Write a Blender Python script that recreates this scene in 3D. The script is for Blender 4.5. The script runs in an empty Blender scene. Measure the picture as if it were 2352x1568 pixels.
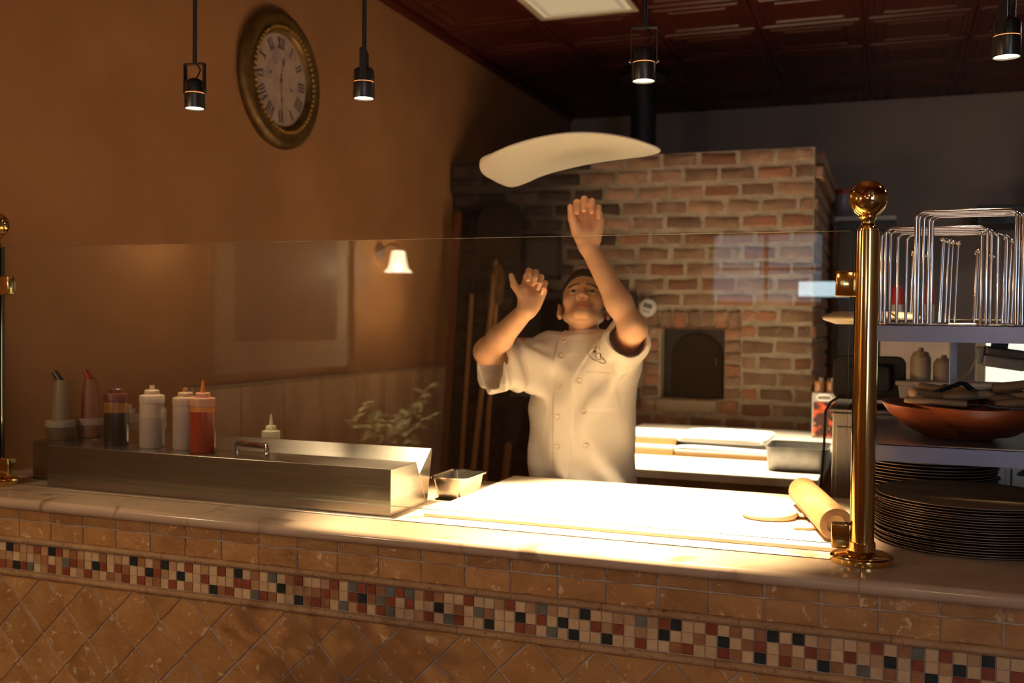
import bpy, bmesh, math, random
import numpy as np
from mathutils import Vector, Matrix
from mathutils.bvhtree import BVHTree

random.seed(7)
SC = bpy.context.scene
COL = SC.collection
PI = math.pi

# ------------------------------------------------------------------ camera
F_PX = 2315.656
cam_d = bpy.data.cameras.new('camera')
cam = bpy.data.objects.new('camera', cam_d)
COL.objects.link(cam)
SC.camera = cam
cam_d.sensor_fit = 'HORIZONTAL'
cam_d.sensor_width = 36.0
cam_d.lens = 36.0 * F_PX / 2352.0
cam_d.clip_start = 0.05
cam.matrix_world = Matrix(((0.93619138, -0.01819025, 0.35101967, 0.0),
                           (0.35130268, 0.01576617, -0.93612919, 0.0),
                           (0.01149418, 0.99971023, 0.02115044, 1.46),
                           (0, 0, 0, 1)))
cam_d.dof.use_dof = True
cam_d.dof.focus_distance = 2.32
cam_d.dof.aperture_fstop = 3.5

# ------------------------------------------------------------------ world, view
w = bpy.data.worlds.new('world')
SC.world = w
w.use_nodes = True
w.node_tree.nodes['Background'].inputs[0].default_value = (0.9, 0.6, 0.4, 1)
w.node_tree.nodes['Background'].inputs[1].default_value = 0.02
SC.view_settings.view_transform = 'Standard'
SC.view_settings.look = 'None'
SC.view_settings.gamma = 1.0
SC.view_settings.use_curve_mapping = False
SC.view_settings.exposure = 0.0
try:
    SC.cycles.use_denoising = True
    SC.cycles.max_bounces = 8
    SC.cycles.diffuse_bounces = 5
    SC.cycles.glossy_bounces = 4
    SC.cycles.transparent_max_bounces = 12
    SC.cycles.transmission_bounces = 6
    SC.cycles.caustics_reflective = False
    SC.cycles.caustics_refractive = False
    SC.cycles.sample_clamp_indirect = 6.0
except Exception:
    pass

# light levels (lamp fixtures are built further down, with these powers)
PENDANT_W = 970.0       # the four black spot pendants over the counter
WORK_W = 850.0         # two spots above the back worktable, over the frame
GLOBE_W = 17.0         # globe pendants of the dining side
WINDOW_E = 5.5         # daylight in the dining room window
WARM = (1.0, 0.72, 0.43)
WORKCOL = (1.0, 0.78, 0.52)

CT = 0.94      # counter top
WX = -2.72     # left wall
CEIL = 3.27
OVEN_Y = 6.10

# ------------------------------------------------------------------ materials
MATS = {}


def mat(name, col, rough=0.5, metal=0.0, col2=None, ns=8.0, lo=0.35, hi=0.65, bump=0.0, bs=60.0,
        stretch=(1, 1, 1), rnd=0.0, coat=0.0, emit=None, es=0.0, sss=0.0, detail=4.0, spec=0.5, vein=None,
        aniso=0.0, alpha=1.0):
    if name in MATS:
        return MATS[name]
    m = bpy.data.materials.new(name)
    m.use_nodes = True
    nt = m.node_tree
    N, L = nt.nodes, nt.links
    b = N['Principled BSDF']
    b.inputs['Roughness'].default_value = rough
    b.inputs['Metallic'].default_value = metal
    b.inputs['Specular IOR Level'].default_value = spec
    b.inputs['Base Color'].default_value = (*col, 1)
    if coat:
        b.inputs['Coat Weight'].default_value = coat
        b.inputs['Coat Roughness'].default_value = 0.08
    if sss:
        b.inputs['Subsurface Weight'].default_value = sss
        b.inputs['Subsurface Radius'].default_value = (0.02, 0.008, 0.004)
        b.inputs['Subsurface Scale'].default_value = 0.5
    if emit:
        b.inputs['Emission Color'].default_value = (*emit, 1)
        b.inputs['Emission Strength'].default_value = es
    if aniso:
        b.inputs['Anisotropic'].default_value = aniso
    if alpha < 1:
        b.inputs['Alpha'].default_value = alpha
    tc = N.new('ShaderNodeTexCoord')
    oi = N.new('ShaderNodeObjectInfo')
    mp = N.new('ShaderNodeMapping')
    mp.inputs['Scale'].default_value = stretch
    off = N.new('ShaderNodeMath'); off.operation = 'MULTIPLY'; off.inputs[1].default_value = 37.0
    L.new(oi.outputs['Random'], off.inputs[0])
    cb = N.new('ShaderNodeCombineXYZ')
    for k in range(3):
        L.new(off.outputs[0], cb.inputs[k])
    L.new(cb.outputs[0], mp.inputs['Location'])
    L.new(tc.outputs['Object'], mp.inputs['Vector'])
    out = None
    if col2 is not None:
        nz = N.new('ShaderNodeTexNoise')
        nz.inputs['Scale'].default_value = ns
        nz.inputs['Detail'].default_value = detail
        L.new(mp.outputs[0], nz.inputs['Vector'])
        rp = N.new('ShaderNodeValToRGB')
        rp.color_ramp.elements[0].position = lo
        rp.color_ramp.elements[1].position = hi
        rp.color_ramp.elements[0].color = (*col, 1)
        rp.color_ramp.elements[1].color = (*col2, 1)
        L.new(nz.outputs['Fac'], rp.inputs[0])
        out = rp.outputs[0]
    if vein is not None:
        vc, vs, vt, va = vein     # colour, scale, threshold, amount
        n2 = N.new('ShaderNodeTexNoise')
        n2.inputs['Scale'].default_value = vs
        n2.inputs['Detail'].default_value = 8
        n2.inputs['Distortion'].default_value = 0.8
        L.new(mp.outputs[0], n2.inputs['Vector'])
        r2 = N.new('ShaderNodeValToRGB')
        r2.color_ramp.elements[0].position = vt
        r2.color_ramp.elements[1].position = vt + 0.09
        r2.color_ramp.elements[0].color = (0, 0, 0, 1)
        r2.color_ramp.elements[1].color = (va, va, va, 1)
        L.new(n2.outputs['Fac'], r2.inputs[0])
        mx = N.new('ShaderNodeMix'); mx.data_type = 'RGBA'
        L.new(r2.outputs[0], mx.inputs['Factor'])
        if out is not None:
            L.new(out, mx.inputs['A'])
        else:
            mx.inputs['A'].default_value = (*col, 1)
        mx.inputs['B'].default_value = (*vc, 1)
        out = mx.outputs['Result']
    if rnd:
        hs = N.new('ShaderNodeHueSaturation')
        mr = N.new('ShaderNodeMapRange')
        mr.inputs['To Min'].default_value = 1 - rnd
        mr.inputs['To Max'].default_value = 1 + rnd
        L.new(oi.outputs['Random'], mr.inputs['Value'])
        L.new(mr.outputs[0], hs.inputs['Value'])
        if out is not None:
            L.new(out, hs.inputs['Color'])
        else:
            hs.inputs['Color'].default_value = (*col, 1)
        out = hs.outputs[0]
    if out is not None:
        L.new(out, b.inputs['Base Color'])
    if bump:
        nb = N.new('ShaderNodeTexNoise')
        nb.inputs['Scale'].default_value = bs
        nb.inputs['Detail'].default_value = 5
        L.new(mp.outputs[0], nb.inputs['Vector'])
        bp = N.new('ShaderNodeBump')
        bp.inputs['Strength'].default_value = bump
        bp.inputs['Distance'].default_value = 0.01
        L.new(nb.outputs['Fac'], bp.inputs['Height'])
        L.new(bp.outputs[0], b.inputs['Normal'])
    MATS[name] = m
    return m


def emis(name, col, s):
    if name in MATS:
        return MATS[name]
    m = bpy.data.materials.new(name)
    m.use_nodes = True
    nt = m.node_tree
    nt.nodes.clear()
    e = nt.nodes.new('ShaderNodeEmission')
    e.inputs[0].default_value = (*col, 1)
    e.inputs[1].default_value = s
    o = nt.nodes.new('ShaderNodeOutputMaterial')
    nt.links.new(e.outputs[0], o.inputs[0])
    MATS[name] = m
    return m


def leafy(name, col, col2):
    m = mat(name, col, 0.5, col2=col2, ns=8, rnd=0.2)
    nt = m.node_tree
    p = nt.nodes['Principled BSDF']
    t = nt.nodes.new('ShaderNodeBsdfTranslucent')
    nt.links.new(p.inputs['Base Color'].links[0].from_socket, t.inputs[0])
    mx = nt.nodes.new('ShaderNodeMixShader')
    mx.inputs[0].default_value = 0.5
    nt.links.new(p.outputs[0], mx.inputs[1])
    nt.links.new(t.outputs[0], mx.inputs[2])
    nt.links.new(mx.outputs[0], nt.nodes['Material Output'].inputs[0])
    return m


def pane_glass(name, tint=(1, 1, 1), ior=1.52, gl=1.0):
    m = bpy.data.materials.new(name)
    m.use_nodes = True
    nt = m.node_tree
    nt.nodes.clear()
    tr = nt.nodes.new('ShaderNodeBsdfTransparent')
    tr.inputs[0].default_value = (*tint, 1)
    g = nt.nodes.new('ShaderNodeBsdfGlossy')
    g.inputs['Roughness'].default_value = 0.0
    g.inputs['Color'].default_value = (gl, gl, gl, 1)
    fr = nt.nodes.new('ShaderNodeFresnel')
    gb = nt.nodes.new('ShaderNodeNewGeometry')       # same reflectance from either side of the pane
    mi_ = nt.nodes.new('ShaderNodeMapRange')
    mi_.inputs['To Min'].default_value = ior
    mi_.inputs['To Max'].default_value = 1.0 / ior
    nt.links.new(gb.outputs['Backfacing'], mi_.inputs['Value'])
    nt.links.new(mi_.outputs[0], fr.inputs['IOR'])
    mx = nt.nodes.new('ShaderNodeMixShader')
    o = nt.nodes.new('ShaderNodeOutputMaterial')
    nt.links.new(fr.outputs[0], mx.inputs[0])
    nt.links.new(tr.outputs[0], mx.inputs[1])
    nt.links.new(g.outputs[0], mx.inputs[2])
    nt.links.new(mx.outputs[0], o.inputs[0])
    MATS[name] = m
    return m


M_WALL = mat('ochre_wall_paint', (0.43, 0.205, 0.074), 0.75, col2=(0.36, 0.164, 0.057), ns=2.2, bump=0.05, bs=120)
M_GREYWALL = mat('grey_wall_paint', (0.36, 0.28, 0.24), 0.8, col2=(0.31, 0.24, 0.21), ns=2)
M_CEIL = mat('dark_red_tin', (0.085, 0.015, 0.008), 0.40, col2=(0.062, 0.010, 0.006), ns=3, spec=0.5)
M_FLOOR = mat('brown_floor', (0.16, 0.08, 0.045), 0.4, col2=(0.11, 0.055, 0.03), ns=6)
M_TILE = mat('travertine_tile', (0.54, 0.285, 0.105), 0.45, col2=(0.42, 0.20, 0.065), ns=14, rnd=0.13, bump=0.35, bs=70,
             vein=((0.80, 0.58, 0.34), 42.0, 0.61, 0.9))
M_LINER = mat('travertine_liner', (0.50, 0.31, 0.16), 0.5, col2=(0.40, 0.22, 0.10), ns=12, rnd=0.08, bump=0.5, bs=120,
              vein=((0.10, 0.05, 0.025), 95.0, 0.62, 0.95))
M_GROUT = mat('grout', (0.58, 0.48, 0.39), 0.9, bump=0.3, bs=200)
M_MARBLE = mat('cream_marble', (0.63, 0.475, 0.34), 0.16, col2=(0.52, 0.375, 0.26), ns=5, detail=7, spec=0.5,
               vein=((0.20, 0.125, 0.075), 6.5, 0.60, 0.75))
M_STEEL = mat('brushed_steel', (0.46, 0.43, 0.375), 0.25, 1.0, col2=(0.39, 0.365, 0.32), ns=4, stretch=(1, 1, 60), bump=0.02, bs=40)
M_DULLSTEEL = mat('dull_aluminium', (0.36, 0.35, 0.33), 0.48, 1.0, col2=(0.28, 0.27, 0.26), ns=25, bump=0.1, bs=90)
M_SHELF = mat('satin_steel_shelf', (0.28, 0.28, 0.36), 0.42, 1.0, bump=0.02, bs=300)
M_CHROME = mat('chrome', (0.72, 0.70, 0.68), 0.07, 1.0)
M_BRASS = mat('polished_brass', (0.86, 0.58, 0.21), 0.10, 1.0)
M_BLACKM = mat('black_lamp_metal', (0.012, 0.012, 0.014), 0.28, 0.0, spec=0.6)
M_IRON = mat('cast_iron', (0.022, 0.019, 0.018), 0.5, 0.3, bump=0.2, bs=90)
M_PANIRON = mat('dark_pizza_pan', (0.30, 0.21, 0.145), 0.45, 0.35, col2=(0.20, 0.145, 0.10), ns=14)
M_BLACKP = mat('black_plastic', (0.008, 0.008, 0.009), 0.6, spec=0.15)
M_WHITEP = mat('white_plastic', (0.78, 0.75, 0.70), 0.4)
M_WOOD = mat('pale_beech', (0.40, 0.225, 0.095), 0.5, col2=(0.31, 0.16, 0.06), ns=7, stretch=(1, 1, 9), bump=0.05)
M_POLE = mat('worn_wood_pole', (0.46, 0.25, 0.10), 0.55, col2=(0.33, 0.165, 0.06), ns=9, stretch=(1, 1, 0.1))
M_DKWOOD = mat('dark_wood', (0.13, 0.058, 0.028), 0.5, col2=(0.08, 0.034, 0.016), ns=6, stretch=(1, 1, 0.2))
M_BOWL = mat('red_brown_wood_bowl', (0.30, 0.072, 0.020), 0.34, col2=(0.18, 0.038, 0.012), ns=8, stretch=(1, 1, 3), spec=0.5)
M_BRICK = mat('reclaimed_brick', (0.355, 0.215, 0.135), 0.9, col2=(0.245, 0.15, 0.10), ns=9, rnd=0.34, bump=0.7, bs=45,
              vein=((0.50, 0.40, 0.30), 11.0, 0.60, 0.55))
M_BRICK2 = mat('red_brick', (0.37, 0.16, 0.085), 0.9, col2=(0.29, 0.15, 0.095), ns=12, rnd=0.35, bump=0.7, bs=45,
               vein=((0.48, 0.37, 0.28), 14.0, 0.62, 0.5))
M_SOOTSHADE = mat('soot_shaded_brick', (0.072, 0.044, 0.032), 0.9, col2=(0.032, 0.022, 0.018), ns=8, rnd=0.35, bump=0.7, bs=45)  # dark brick colour holding both soot and painted shade
M_MORTAR = mat('lime_mortar', (0.50, 0.42, 0.31), 0.95, col2=(0.37, 0.30, 0.22), ns=14, bump=0.8, bs=50)
M_SOOTSHADE_MORTAR = mat('soot_shaded_mortar', (0.115, 0.088, 0.066), 0.95, col2=(0.075, 0.056, 0.043), ns=10, bump=0.8, bs=50)
M_DOUGH = mat('pizza_dough', (0.95, 0.85, 0.68), 0.6, sss=0.25)
M_FLOUR = mat('floured_board', (0.91, 0.84, 0.71), 0.5, col2=(0.84, 0.72, 0.52), ns=4, stretch=(0.6, 3, 1), lo=0.45, hi=0.7)
M_LINEN = mat('white_terry', (0.88, 0.85, 0.80), 0.95, bump=0.6, bs=500)
M_CARD = mat('white_card', (0.86, 0.82, 0.74), 0.8)
M_SKIN = None


# ------------------------------------------------------------------ mesh helpers
class MB:
    def __init__(self):
        self.v, self.f, self.mi = [], [], []

    def add(self, vs, fs, mi=0, M=None):
        o = len(self.v)
        if M is not None:
            vs = [tuple(M @ Vector(p)) for p in vs]
        self.v.extend([tuple(p) for p in vs])
        self.f.extend([tuple(i + o for i in q) for q in fs])
        self.mi.extend([mi] * len(fs))
        return self

    def box(self, a, b, mi=0, M=None):
        x0, y0, z0 = a
        x1, y1, z1 = b
        vs = [(x0, y0, z0), (x1, y0, z0), (x1, y1, z0), (x0, y1, z0), (x0, y0, z1), (x1, y0, z1), (x1, y1, z1), (x0, y1, z1)]
        fs = [(0, 3, 2, 1), (4, 5, 6, 7), (0, 1, 5, 4), (1, 2, 6, 5), (2, 3, 7, 6), (3, 0, 4, 7)]
        return self.add(vs, fs, mi, M)

    def lathe(self, prof, seg=32, c=(0, 0, 0), mi=0, M=None, cap=True):
        vs, fs = [], []
        n = len(prof)
        for r, z in prof:
            for k in range(seg):
                a = 2 * PI * k / seg
                vs.append((c[0] + r * math.cos(a), c[1] + r * math.sin(a), c[2] + z))
        for i in range(n - 1):
            for k in range(seg):
                k2 = (k + 1) % seg
                fs.append((i * seg + k, i * seg + k2, (i + 1) * seg + k2, (i + 1) * seg + k))
        if cap:
            if prof[0][0] > 1e-6:
                fs.append(tuple(range(seg - 1, -1, -1)))
            if prof[-1][0] > 1e-6:
                fs.append(tuple((n - 1) * seg + k for k in range(seg)))
        return self.add(vs, fs, mi, M)

    def tube(self, path, r, seg=10, mi=0, cap=True, M=None):
        pts = [Vector(p) for p in path]
        rs = r if isinstance(r, (list, tuple)) else [r] * len(pts)
        vs, fs = [], []
        t0 = (pts[1] - pts[0]).normalized()
        u = t0.orthogonal().normalized()
        for i, p in enumerate(pts):
            a = pts[max(i - 1, 0)]
            b = pts[min(i + 1, len(pts) - 1)]
            t = (b - a).normalized()
            u = (u - t * u.dot(t)).normalized()
            v = t.cross(u)
            for k in range(seg):
                an = 2 * PI * k / seg
                q = p + (u * math.cos(an) + v * math.sin(an)) * rs[i]
                vs.append(tuple(q))
        for i in range(len(pts) - 1):
            for k in range(seg):
                k2 = (k + 1) % seg
                fs.append((i * seg + k, i * seg + k2, (i + 1) * seg + k2, (i + 1) * seg + k))
        if cap:
            fs.append(tuple(range(seg - 1, -1, -1)))
            fs.append(tuple((len(pts) - 1) * seg + k for k in range(seg)))
        return self.add(vs, fs, mi, M)

    def prism(self, poly, axis, a, b, mi=0, M=None):
        """poly: ccw 2d points in the other two axes, swept along axis from a to b"""
        n = len(poly)

        def pt(p, t):
            if axis == 'x':
                return (t, p[0], p[1])
            if axis == 'y':
                return (p[0], t, p[1])
            return (p[0], p[1], t)
        vs = [pt(p, a) for p in poly] + [pt(p, b) for p in poly]
        fs = [tuple(range(n)), tuple(range(2 * n - 1, n - 1, -1))]
        for i in range(n):
            j = (i + 1) % n
            fs.append((i, i + n, j + n, j))
        return self.add(vs, fs, mi, M)

    def sphere(self, c, r, seg=20, rings=12, mi=0, sc=(1, 1, 1)):
        prof = [(r * math.sin(PI * i / rings), -r * math.cos(PI * i / rings)) for i in range(rings + 1)]
        prof[0] = (0.0, -r)
        prof[-1] = (0.0, r)
        M = Matrix.Translation(c) @ Matrix.Diagonal((*sc, 1))
        return self.lathe(prof, seg, mi=mi, M=M, cap=False)

    def mesh(self, name, mats, smooth=None, bevel=0.0, bseg=2, weld=True):
        me = bpy.data.meshes.new(name)
        me.from_pydata(self.v, [], self.f)
        for m in (mats if isinstance(mats, (list, tuple)) else [mats]):
            me.materials.append(m)
        if len(set(self.mi)) > 1:
            me.polygons.foreach_set('material_index', self.mi)
        bm = bmesh.new()
        bm.from_mesh(me)
        if weld:
            bmesh.ops.remove_doubles(bm, verts=bm.verts, dist=1e-6)
        bmesh.ops.dissolve_degenerate(bm, dist=1e-7, edges=bm.edges)
        bmesh.ops.recalc_face_normals(bm, faces=bm.faces)
        if bevel:
            es = [e for e in bm.edges if len(e.link_faces) == 2 and e.calc_face_angle(0) > 0.5]
            bmesh.ops.bevel(bm, geom=es, offset=bevel, segments=bseg, affect='EDGES', profile=0.5)
        bm.to_mesh(me)
        bm.free()
        if smooth is not None:
            me.shade_smooth()
            try:
                me.set_sharp_from_angle(angle=math.radians(smooth))
            except Exception:
                pass
        me.update()
        return me

    def build(self, name, mats, parent=None, loc=(0, 0, 0), rot=(0, 0, 0), smooth=None, bevel=0.0, bseg=2):
        return obj(name, self.mesh(name, mats, smooth, bevel, bseg), parent, loc, rot)


def obj(name, me, parent=None, loc=(0, 0, 0), rot=(0, 0, 0)):
    o = bpy.data.objects.new(name, me)
    COL.objects.link(o)
    o.location = loc
    o.rotation_euler = rot
    if parent is not None:
        o.parent = parent
    return o


def tag(o, label, cat, group=None):
    o['label'] = label
    o['category'] = cat
    if group:
        o['group'] = group
    return o


def thing(name, label, cat, loc=(0, 0, 0), rot=(0, 0, 0), group=None):
    o = bpy.data.objects.new(name, None)
    o.empty_display_size = 0.05
    COL.objects.link(o)
    o.location = loc
    o.rotation_euler = rot if isinstance(rot, (tuple, list)) else (0, 0, rot)
    return tag(o, label, cat, group)


def struct(name, mb, mats, label=None, **kw):
    o = mb.build(name, mats, **kw)
    o['kind'] = 'structure'
    if label:
        o['label'] = label
    return o


def dup(root, loc, rot=None, label=None, group=None):
    r = root.copy()
    COL.objects.link(r)
    r.location = loc
    if rot is not None:
        r.rotation_euler = rot
    if label:
        r['label'] = label
    if group:
        r['group'] = group
    for ch in list(root.children):
        c = ch.copy()
        COL.objects.link(c)
        c.parent = r
        for g in list(ch.children):
            d = g.copy()
            COL.objects.link(d)
            d.parent = c
    return r


def arc(c, r, a0, a1, n, plane='xz', y=0.0):
    out = []
    for i in range(n + 1):
        a = math.radians(a0 + (a1 - a0) * i / n)
        p, q = c[0] + r * math.cos(a), c[1] + r * math.sin(a)
        out.append((p, y, q) if plane == 'xz' else (p, q, y) if plane == 'xy' else (y, p, q))
    return out


def rrect(w, d, r, n=4):
    """rounded rectangle outline, centred"""
    pts = []
    for cx, cy, a0 in ((w / 2 - r, d / 2 - r, 0), (-w / 2 + r, d / 2 - r, 90), (-w / 2 + r, -d / 2 + r, 180), (w / 2 - r, -d / 2 + r, 270)):
        for i in range(n + 1):
            a = math.radians(a0 + 90 * i / n)
            pts.append((cx + r * math.cos(a), cy + r * math.sin(a)))
    return pts


def loft(mb, rings, mi=0, cap0=True, cap1=True):
    """rings: list of equally long closed point lists"""
    n = len(rings[0])
    vs = [p for r in rings for p in r]
    fs = []
    for i in range(len(rings) - 1):
        for k in range(n):
            k2 = (k + 1) % n
            fs.append((i * n + k, i * n + k2, (i + 1) * n + k2, (i + 1) * n + k))
    if cap0:
        fs.append(tuple(range(n - 1, -1, -1)))
    if cap1:
        fs.append(tuple((len(rings) - 1) * n + k for k in range(n)))
    return mb.add(vs, fs, mi)

# ================================================================== THE SETTING
struct('floor', MB().box((WX - 0.1, -3.7, -0.1), (4.1, 8.8, 0.0)), M_FLOOR)
wall_left = struct('wall_left', MB().box((WX - 0.1, -3.7, 0.0), (WX, 8.8, CEIL)), M_WALL)
struct('wall_back', MB().box((WX, 8.7, 0.0), (4.0, 8.8, CEIL)), M_GREYWALL)
struct('wall_right', MB().box((4.0, -3.7, 0.0), (4.1, 8.8, CEIL)), M_GREYWALL)
struct('wall_front', MB().box((WX, -3.7, 0.0), (4.0, -3.6, CEIL)), M_WALL)
ceiling = struct('ceiling', MB().box((WX - 0.1, -3.7, CEIL + 0.02), (4.1, 8.8, CEIL + 0.12)), M_CEIL)
struct('trim_1', MB().prism([(WX, CEIL - 0.028), (WX + 0.028, CEIL - 0.0), (WX + 0.028, CEIL + 0.02), (WX, CEIL + 0.02)], 'y', -3.6, 8.7), M_CEIL,
       label='dark red moulding where the ochre wall meets the ceiling')

# tin ceiling panels, 61 cm, each with two stepped raised borders
def ceil_panel(w, d):
    mb = MB()
    rings = []
    for ins, z in ((0.0, 0.02), (0.0, 0.0), (0.022, 0.0), (0.030, 0.010), (0.052, 0.010), (0.060, 0.002), (0.105, 0.002), (0.113, 0.012), (0.130, 0.012), (0.138, 0.004)):
        a, b = w / 2 - ins, d / 2 - ins
        rings.append([(-a, -b, z), (a, -b, z), (a, b, z), (-a, b, z)])
    loft(mb, rings)
    return mb


P_ME = ceil_panel(0.604, 0.604).mesh('ceiling_panel', M_CEIL)
for iy in range(-1, 6):
    for ix in range(-1, 7):
        cx0, cy0 = -2.01 + 0.61 * (ix + 0.5), 5.18 + 0.61 * (iy + 0.5)
        if (ix, iy) == (0, 0):
            continue
        if ix == -1:
            continue
        obj('ceiling_panel', P_ME, ceiling, (cx0, cy0, CEIL))
E_ME = ceil_panel(0.604, 0.604).mesh('ceiling_panel', M_CEIL)
for iy in range(-1, 6):
    obj('ceiling_panel', E_ME, ceiling, (-2.01 - 0.305, 5.18 + 0.61 * (iy + 0.5), CEIL))
lp = thing('ceiling_light', 'square cream light panel set in the dark red tin ceiling', 'ceiling light', (-1.705, 5.485, CEIL))
mb = MB()
rings = []
for ins, z in ((0.0, 0.02), (0.0, -0.004), (0.028, -0.004), (0.034, 0.006)):
    a = 0.302 - ins
    rings.append([(-a, -a, z), (a, -a, z), (a, a, z), (-a, a, z)])
loft(mb, rings)
mb.build('frame', mat('cream_enamel', (0.75, 0.66, 0.48), 0.5), lp)
mb = MB()
rings = []
for ins, z in ((0.034, 0.004), (0.060, 0.004), (0.066, -0.004), (0.085, -0.004), (0.091, 0.004), (0.12, 0.004)):
    a = 0.302 - ins
    rings.append([(-a, -a, z), (a, -a, z), (a, a, z), (-a, a, z)])
loft(mb, rings)
mb.build('diffuser', mat('lit_diffuser', (0.55, 0.48, 0.36), 0.5, emit=(1.0, 0.82, 0.52), es=0.22), lp)

fill_panel = dup(lp, (2.26, 6.095, CEIL), label='added unseen ceiling panel that brightens the back right wall')  # added out of view to light the back right wall
for ch in list(fill_panel.children):
    if ch.name.startswith('diffuser'):
        ch.data = ch.data.copy()
        ch.data.materials[0] = emis('fill_diffuser', (1.0, 0.90, 0.82), 26.0)

# tiled dado on the kitchen side of the left wall
M_DADO = mat('pale_wall_tile', (0.80, 0.54, 0.29), 0.6, col2=(0.62, 0.38, 0.18), ns=5, rnd=0.06, stretch=(1, 1, 0.5))
struct('trim_2', MB().box((WX, 3.44, 1.150), (WX + 0.022, 6.06, 1.168)), mat('dado_cap', (0.45, 0.29, 0.15), 0.5), bevel=0.004,
       label='slim cap rail along the top of the pale wall tiles')
y0 = 3.445
for k in range(8):
    y1 = min(y0 + 0.340, 6.06)
    if y1 - y0 > 0.05:
        mb = MB().box((WX - 0.001, y0, 0.12), (WX + 0.012, y1, 1.149))
        mb.build('wall_tile', M_DADO, wall_left, bevel=0.004)
    y0 += 0.3455

# dining side: daylight window in the front wall and dado below the picture
win = struct('window_1', MB().box((2.05, -3.6, 0.75), (3.75, -3.56, 0.85)).box((2.05, -3.6, 2.35), (3.75, -3.56, 2.45))
             .box((2.05, -3.6, 0.85), (2.15, -3.56, 2.35)).box((3.65, -3.6, 0.85), (3.75, -3.56, 2.35)).box((2.88, -3.6, 0.85), (2.92, -3.57, 2.35)),
             mat('window_frame', (0.30, 0.16, 0.08), 0.5))
MB().box((2.15, -3.598, 0.85), (2.88, -3.590, 2.35)).build('pane', emis('daylight_pane', (0.62, 0.78, 1.0), WINDOW_E), win)
MB().box((2.92, -3.598, 0.85), (3.65, -3.590, 2.35)).build('pane', MATS['daylight_pane'], win)

w3 = struct('window_3', MB().box((-1.40, -3.6, 1.58), (-0.46, -3.57, 1.63)).box((-1.40, -3.6, 2.16), (-0.46, -3.57, 2.21)).box((-1.40, -3.6, 1.63), (-1.35, -3.57, 2.16))
            .box((-0.51, -3.6, 1.63), (-0.46, -3.57, 2.16)).box((-0.95, -3.6, 1.63), (-0.92, -3.575, 2.16)).box((-1.35, -3.6, 1.88), (-0.51, -3.575, 1.90)), MATS['window_frame'])
for (xa, xb) in ((-1.35, -0.95), (-0.92, -0.51)):
    for (za, zb) in ((1.63, 1.88), (1.90, 2.16)):
        MB().box((xa, -3.598, za), (xb, -3.590, zb)).build('pane', emis('frosted_pane', (0.72, 0.84, 1.0), 0.9), w3)

# bright pass window far behind the shelves on the right
w2 = struct('window_2', MB().box((0.39, 5.30, 0.55), (2.00, 5.36, 0.62)).box((0.39, 5.30, 1.39), (2.00, 5.36, 1.44))
            .box((0.39, 5.30, 0.62), (0.43, 5.36, 1.39)).box((1.94, 5.30, 0.62), (2.00, 5.36, 1.39)),
            mat('pale_frame', (0.5, 0.5, 0.42), 0.5))
MB().box((0.43, 5.33, 0.62), (1.94, 5.34, 1.39)).build('pane', emis('lit_pane', (0.98, 1.0, 0.74), 1.15), w2)
struct('wall_partition', MB().box((0.39, 5.30, 0.0), (4.0, 5.40, 0.55)), M_GREYWALL)

# ================================================================== SERVICE COUNTER
cb = thing('counter_base', 'travertine tiled counter front with a mosaic band under the marble top', 'counter', (-0.55, 2.19, 0.0))
CX, CY = -0.55, 2.19


def lc(x, y, z):
    return (x - CX, y - CY, z)


MB().box(lc(WX + 0.022, 2.198, 0.0), lc(1.7, 2.93, 0.9075)).build('core', M_GROUT, cb)


def tile_mesh(poly, name, m, t=0.0045, inset=0.0024, jit=0.0017, sub=3, proud=0.0):
    """poly: ccw list of (x,z); becomes a tumbled tile facing -y"""
    pts = []
    n = len(poly)
    for i in range(n):
        a, b = poly[i], poly[(i + 1) % n]
        for s in range(sub):
            u = s / sub
            j = 0 if s == 0 else jit
            pts.append((a[0] + (b[0] - a[0]) * u + random.uniform(-j, j), a[1] + (b[1] - a[1]) * u + random.uniform(-j, j)))
    cxm = sum(p[0] for p in pts) / len(pts)
    czm = sum(p[1] for p in pts) / len(pts)

    def ins(p, d):
        L = math.hypot(p[0] - cxm, p[1] - czm) or 1
        return (p[0] + (cxm - p[0]) / L * d, p[1] + (czm - p[1]) / L * d)
    y1 = -t - proud
    rings = [[(p[0], 0.0, p[1]) for p in pts], [(p[0], y1 + 0.0016, p[1]) for p in pts],
             [(*[ins(p, inset)[0]], y1, ins(p, inset)[1]) for p in pts]]
    mb = MB()
    loft(mb, rings, cap0=False)
    return mb.mesh(name, m)


# two courses of rectangular tile under the slab
TP = 0.1155
variants = {}
for row, (za, zb) in enumerate(((0.8755, 0.9075), (0.8240, 0.8715))):
    for v in range(6):
        h = zb - za
        variants[(row, v)] = tile_mesh([(-TP / 2 + 0.002, 0), (TP / 2 - 0.002, 0), (TP / 2 - 0.002, h), (-TP / 2 + 0.002, h)], 'tile', M_TILE)
    k0 = -14
    for k in range(k0, 24):
        x = -1.165 + TP * (k + 0.5)
        if x < WX + 0.085:
            continue
        obj('tile', variants[(row, random.randrange(6))], cb, lc(x, 2.198, za))
# pencil liners above and below the mosaic
LN = 0.305
prof = [(0.006 * math.cos(a) * 1.9, 0.0095 * math.sin(a)) for a in [PI * i / 8 - PI / 2 for i in range(9)]]
mb = MB().prism([(0.0, -0.0095)] + [(-p[0], p[1]) for p in prof[1:-1]] + [(0.0, 0.0095)], 'x', -LN / 2 + 0.0006, LN / 2 - 0.0006)
L_ME = mb.mesh('liner', M_LINER, smooth=50)
for zl in (0.8150, 0.7190):
    for k in range(-4, 10):
        x = -1.36 + LN * k - (0.05 if zl < 0.75 else 0)
        if WX + 0.18 < x < 1.6:
            obj('liner', L_ME, cb, lc(x, 2.198, zl))
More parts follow.
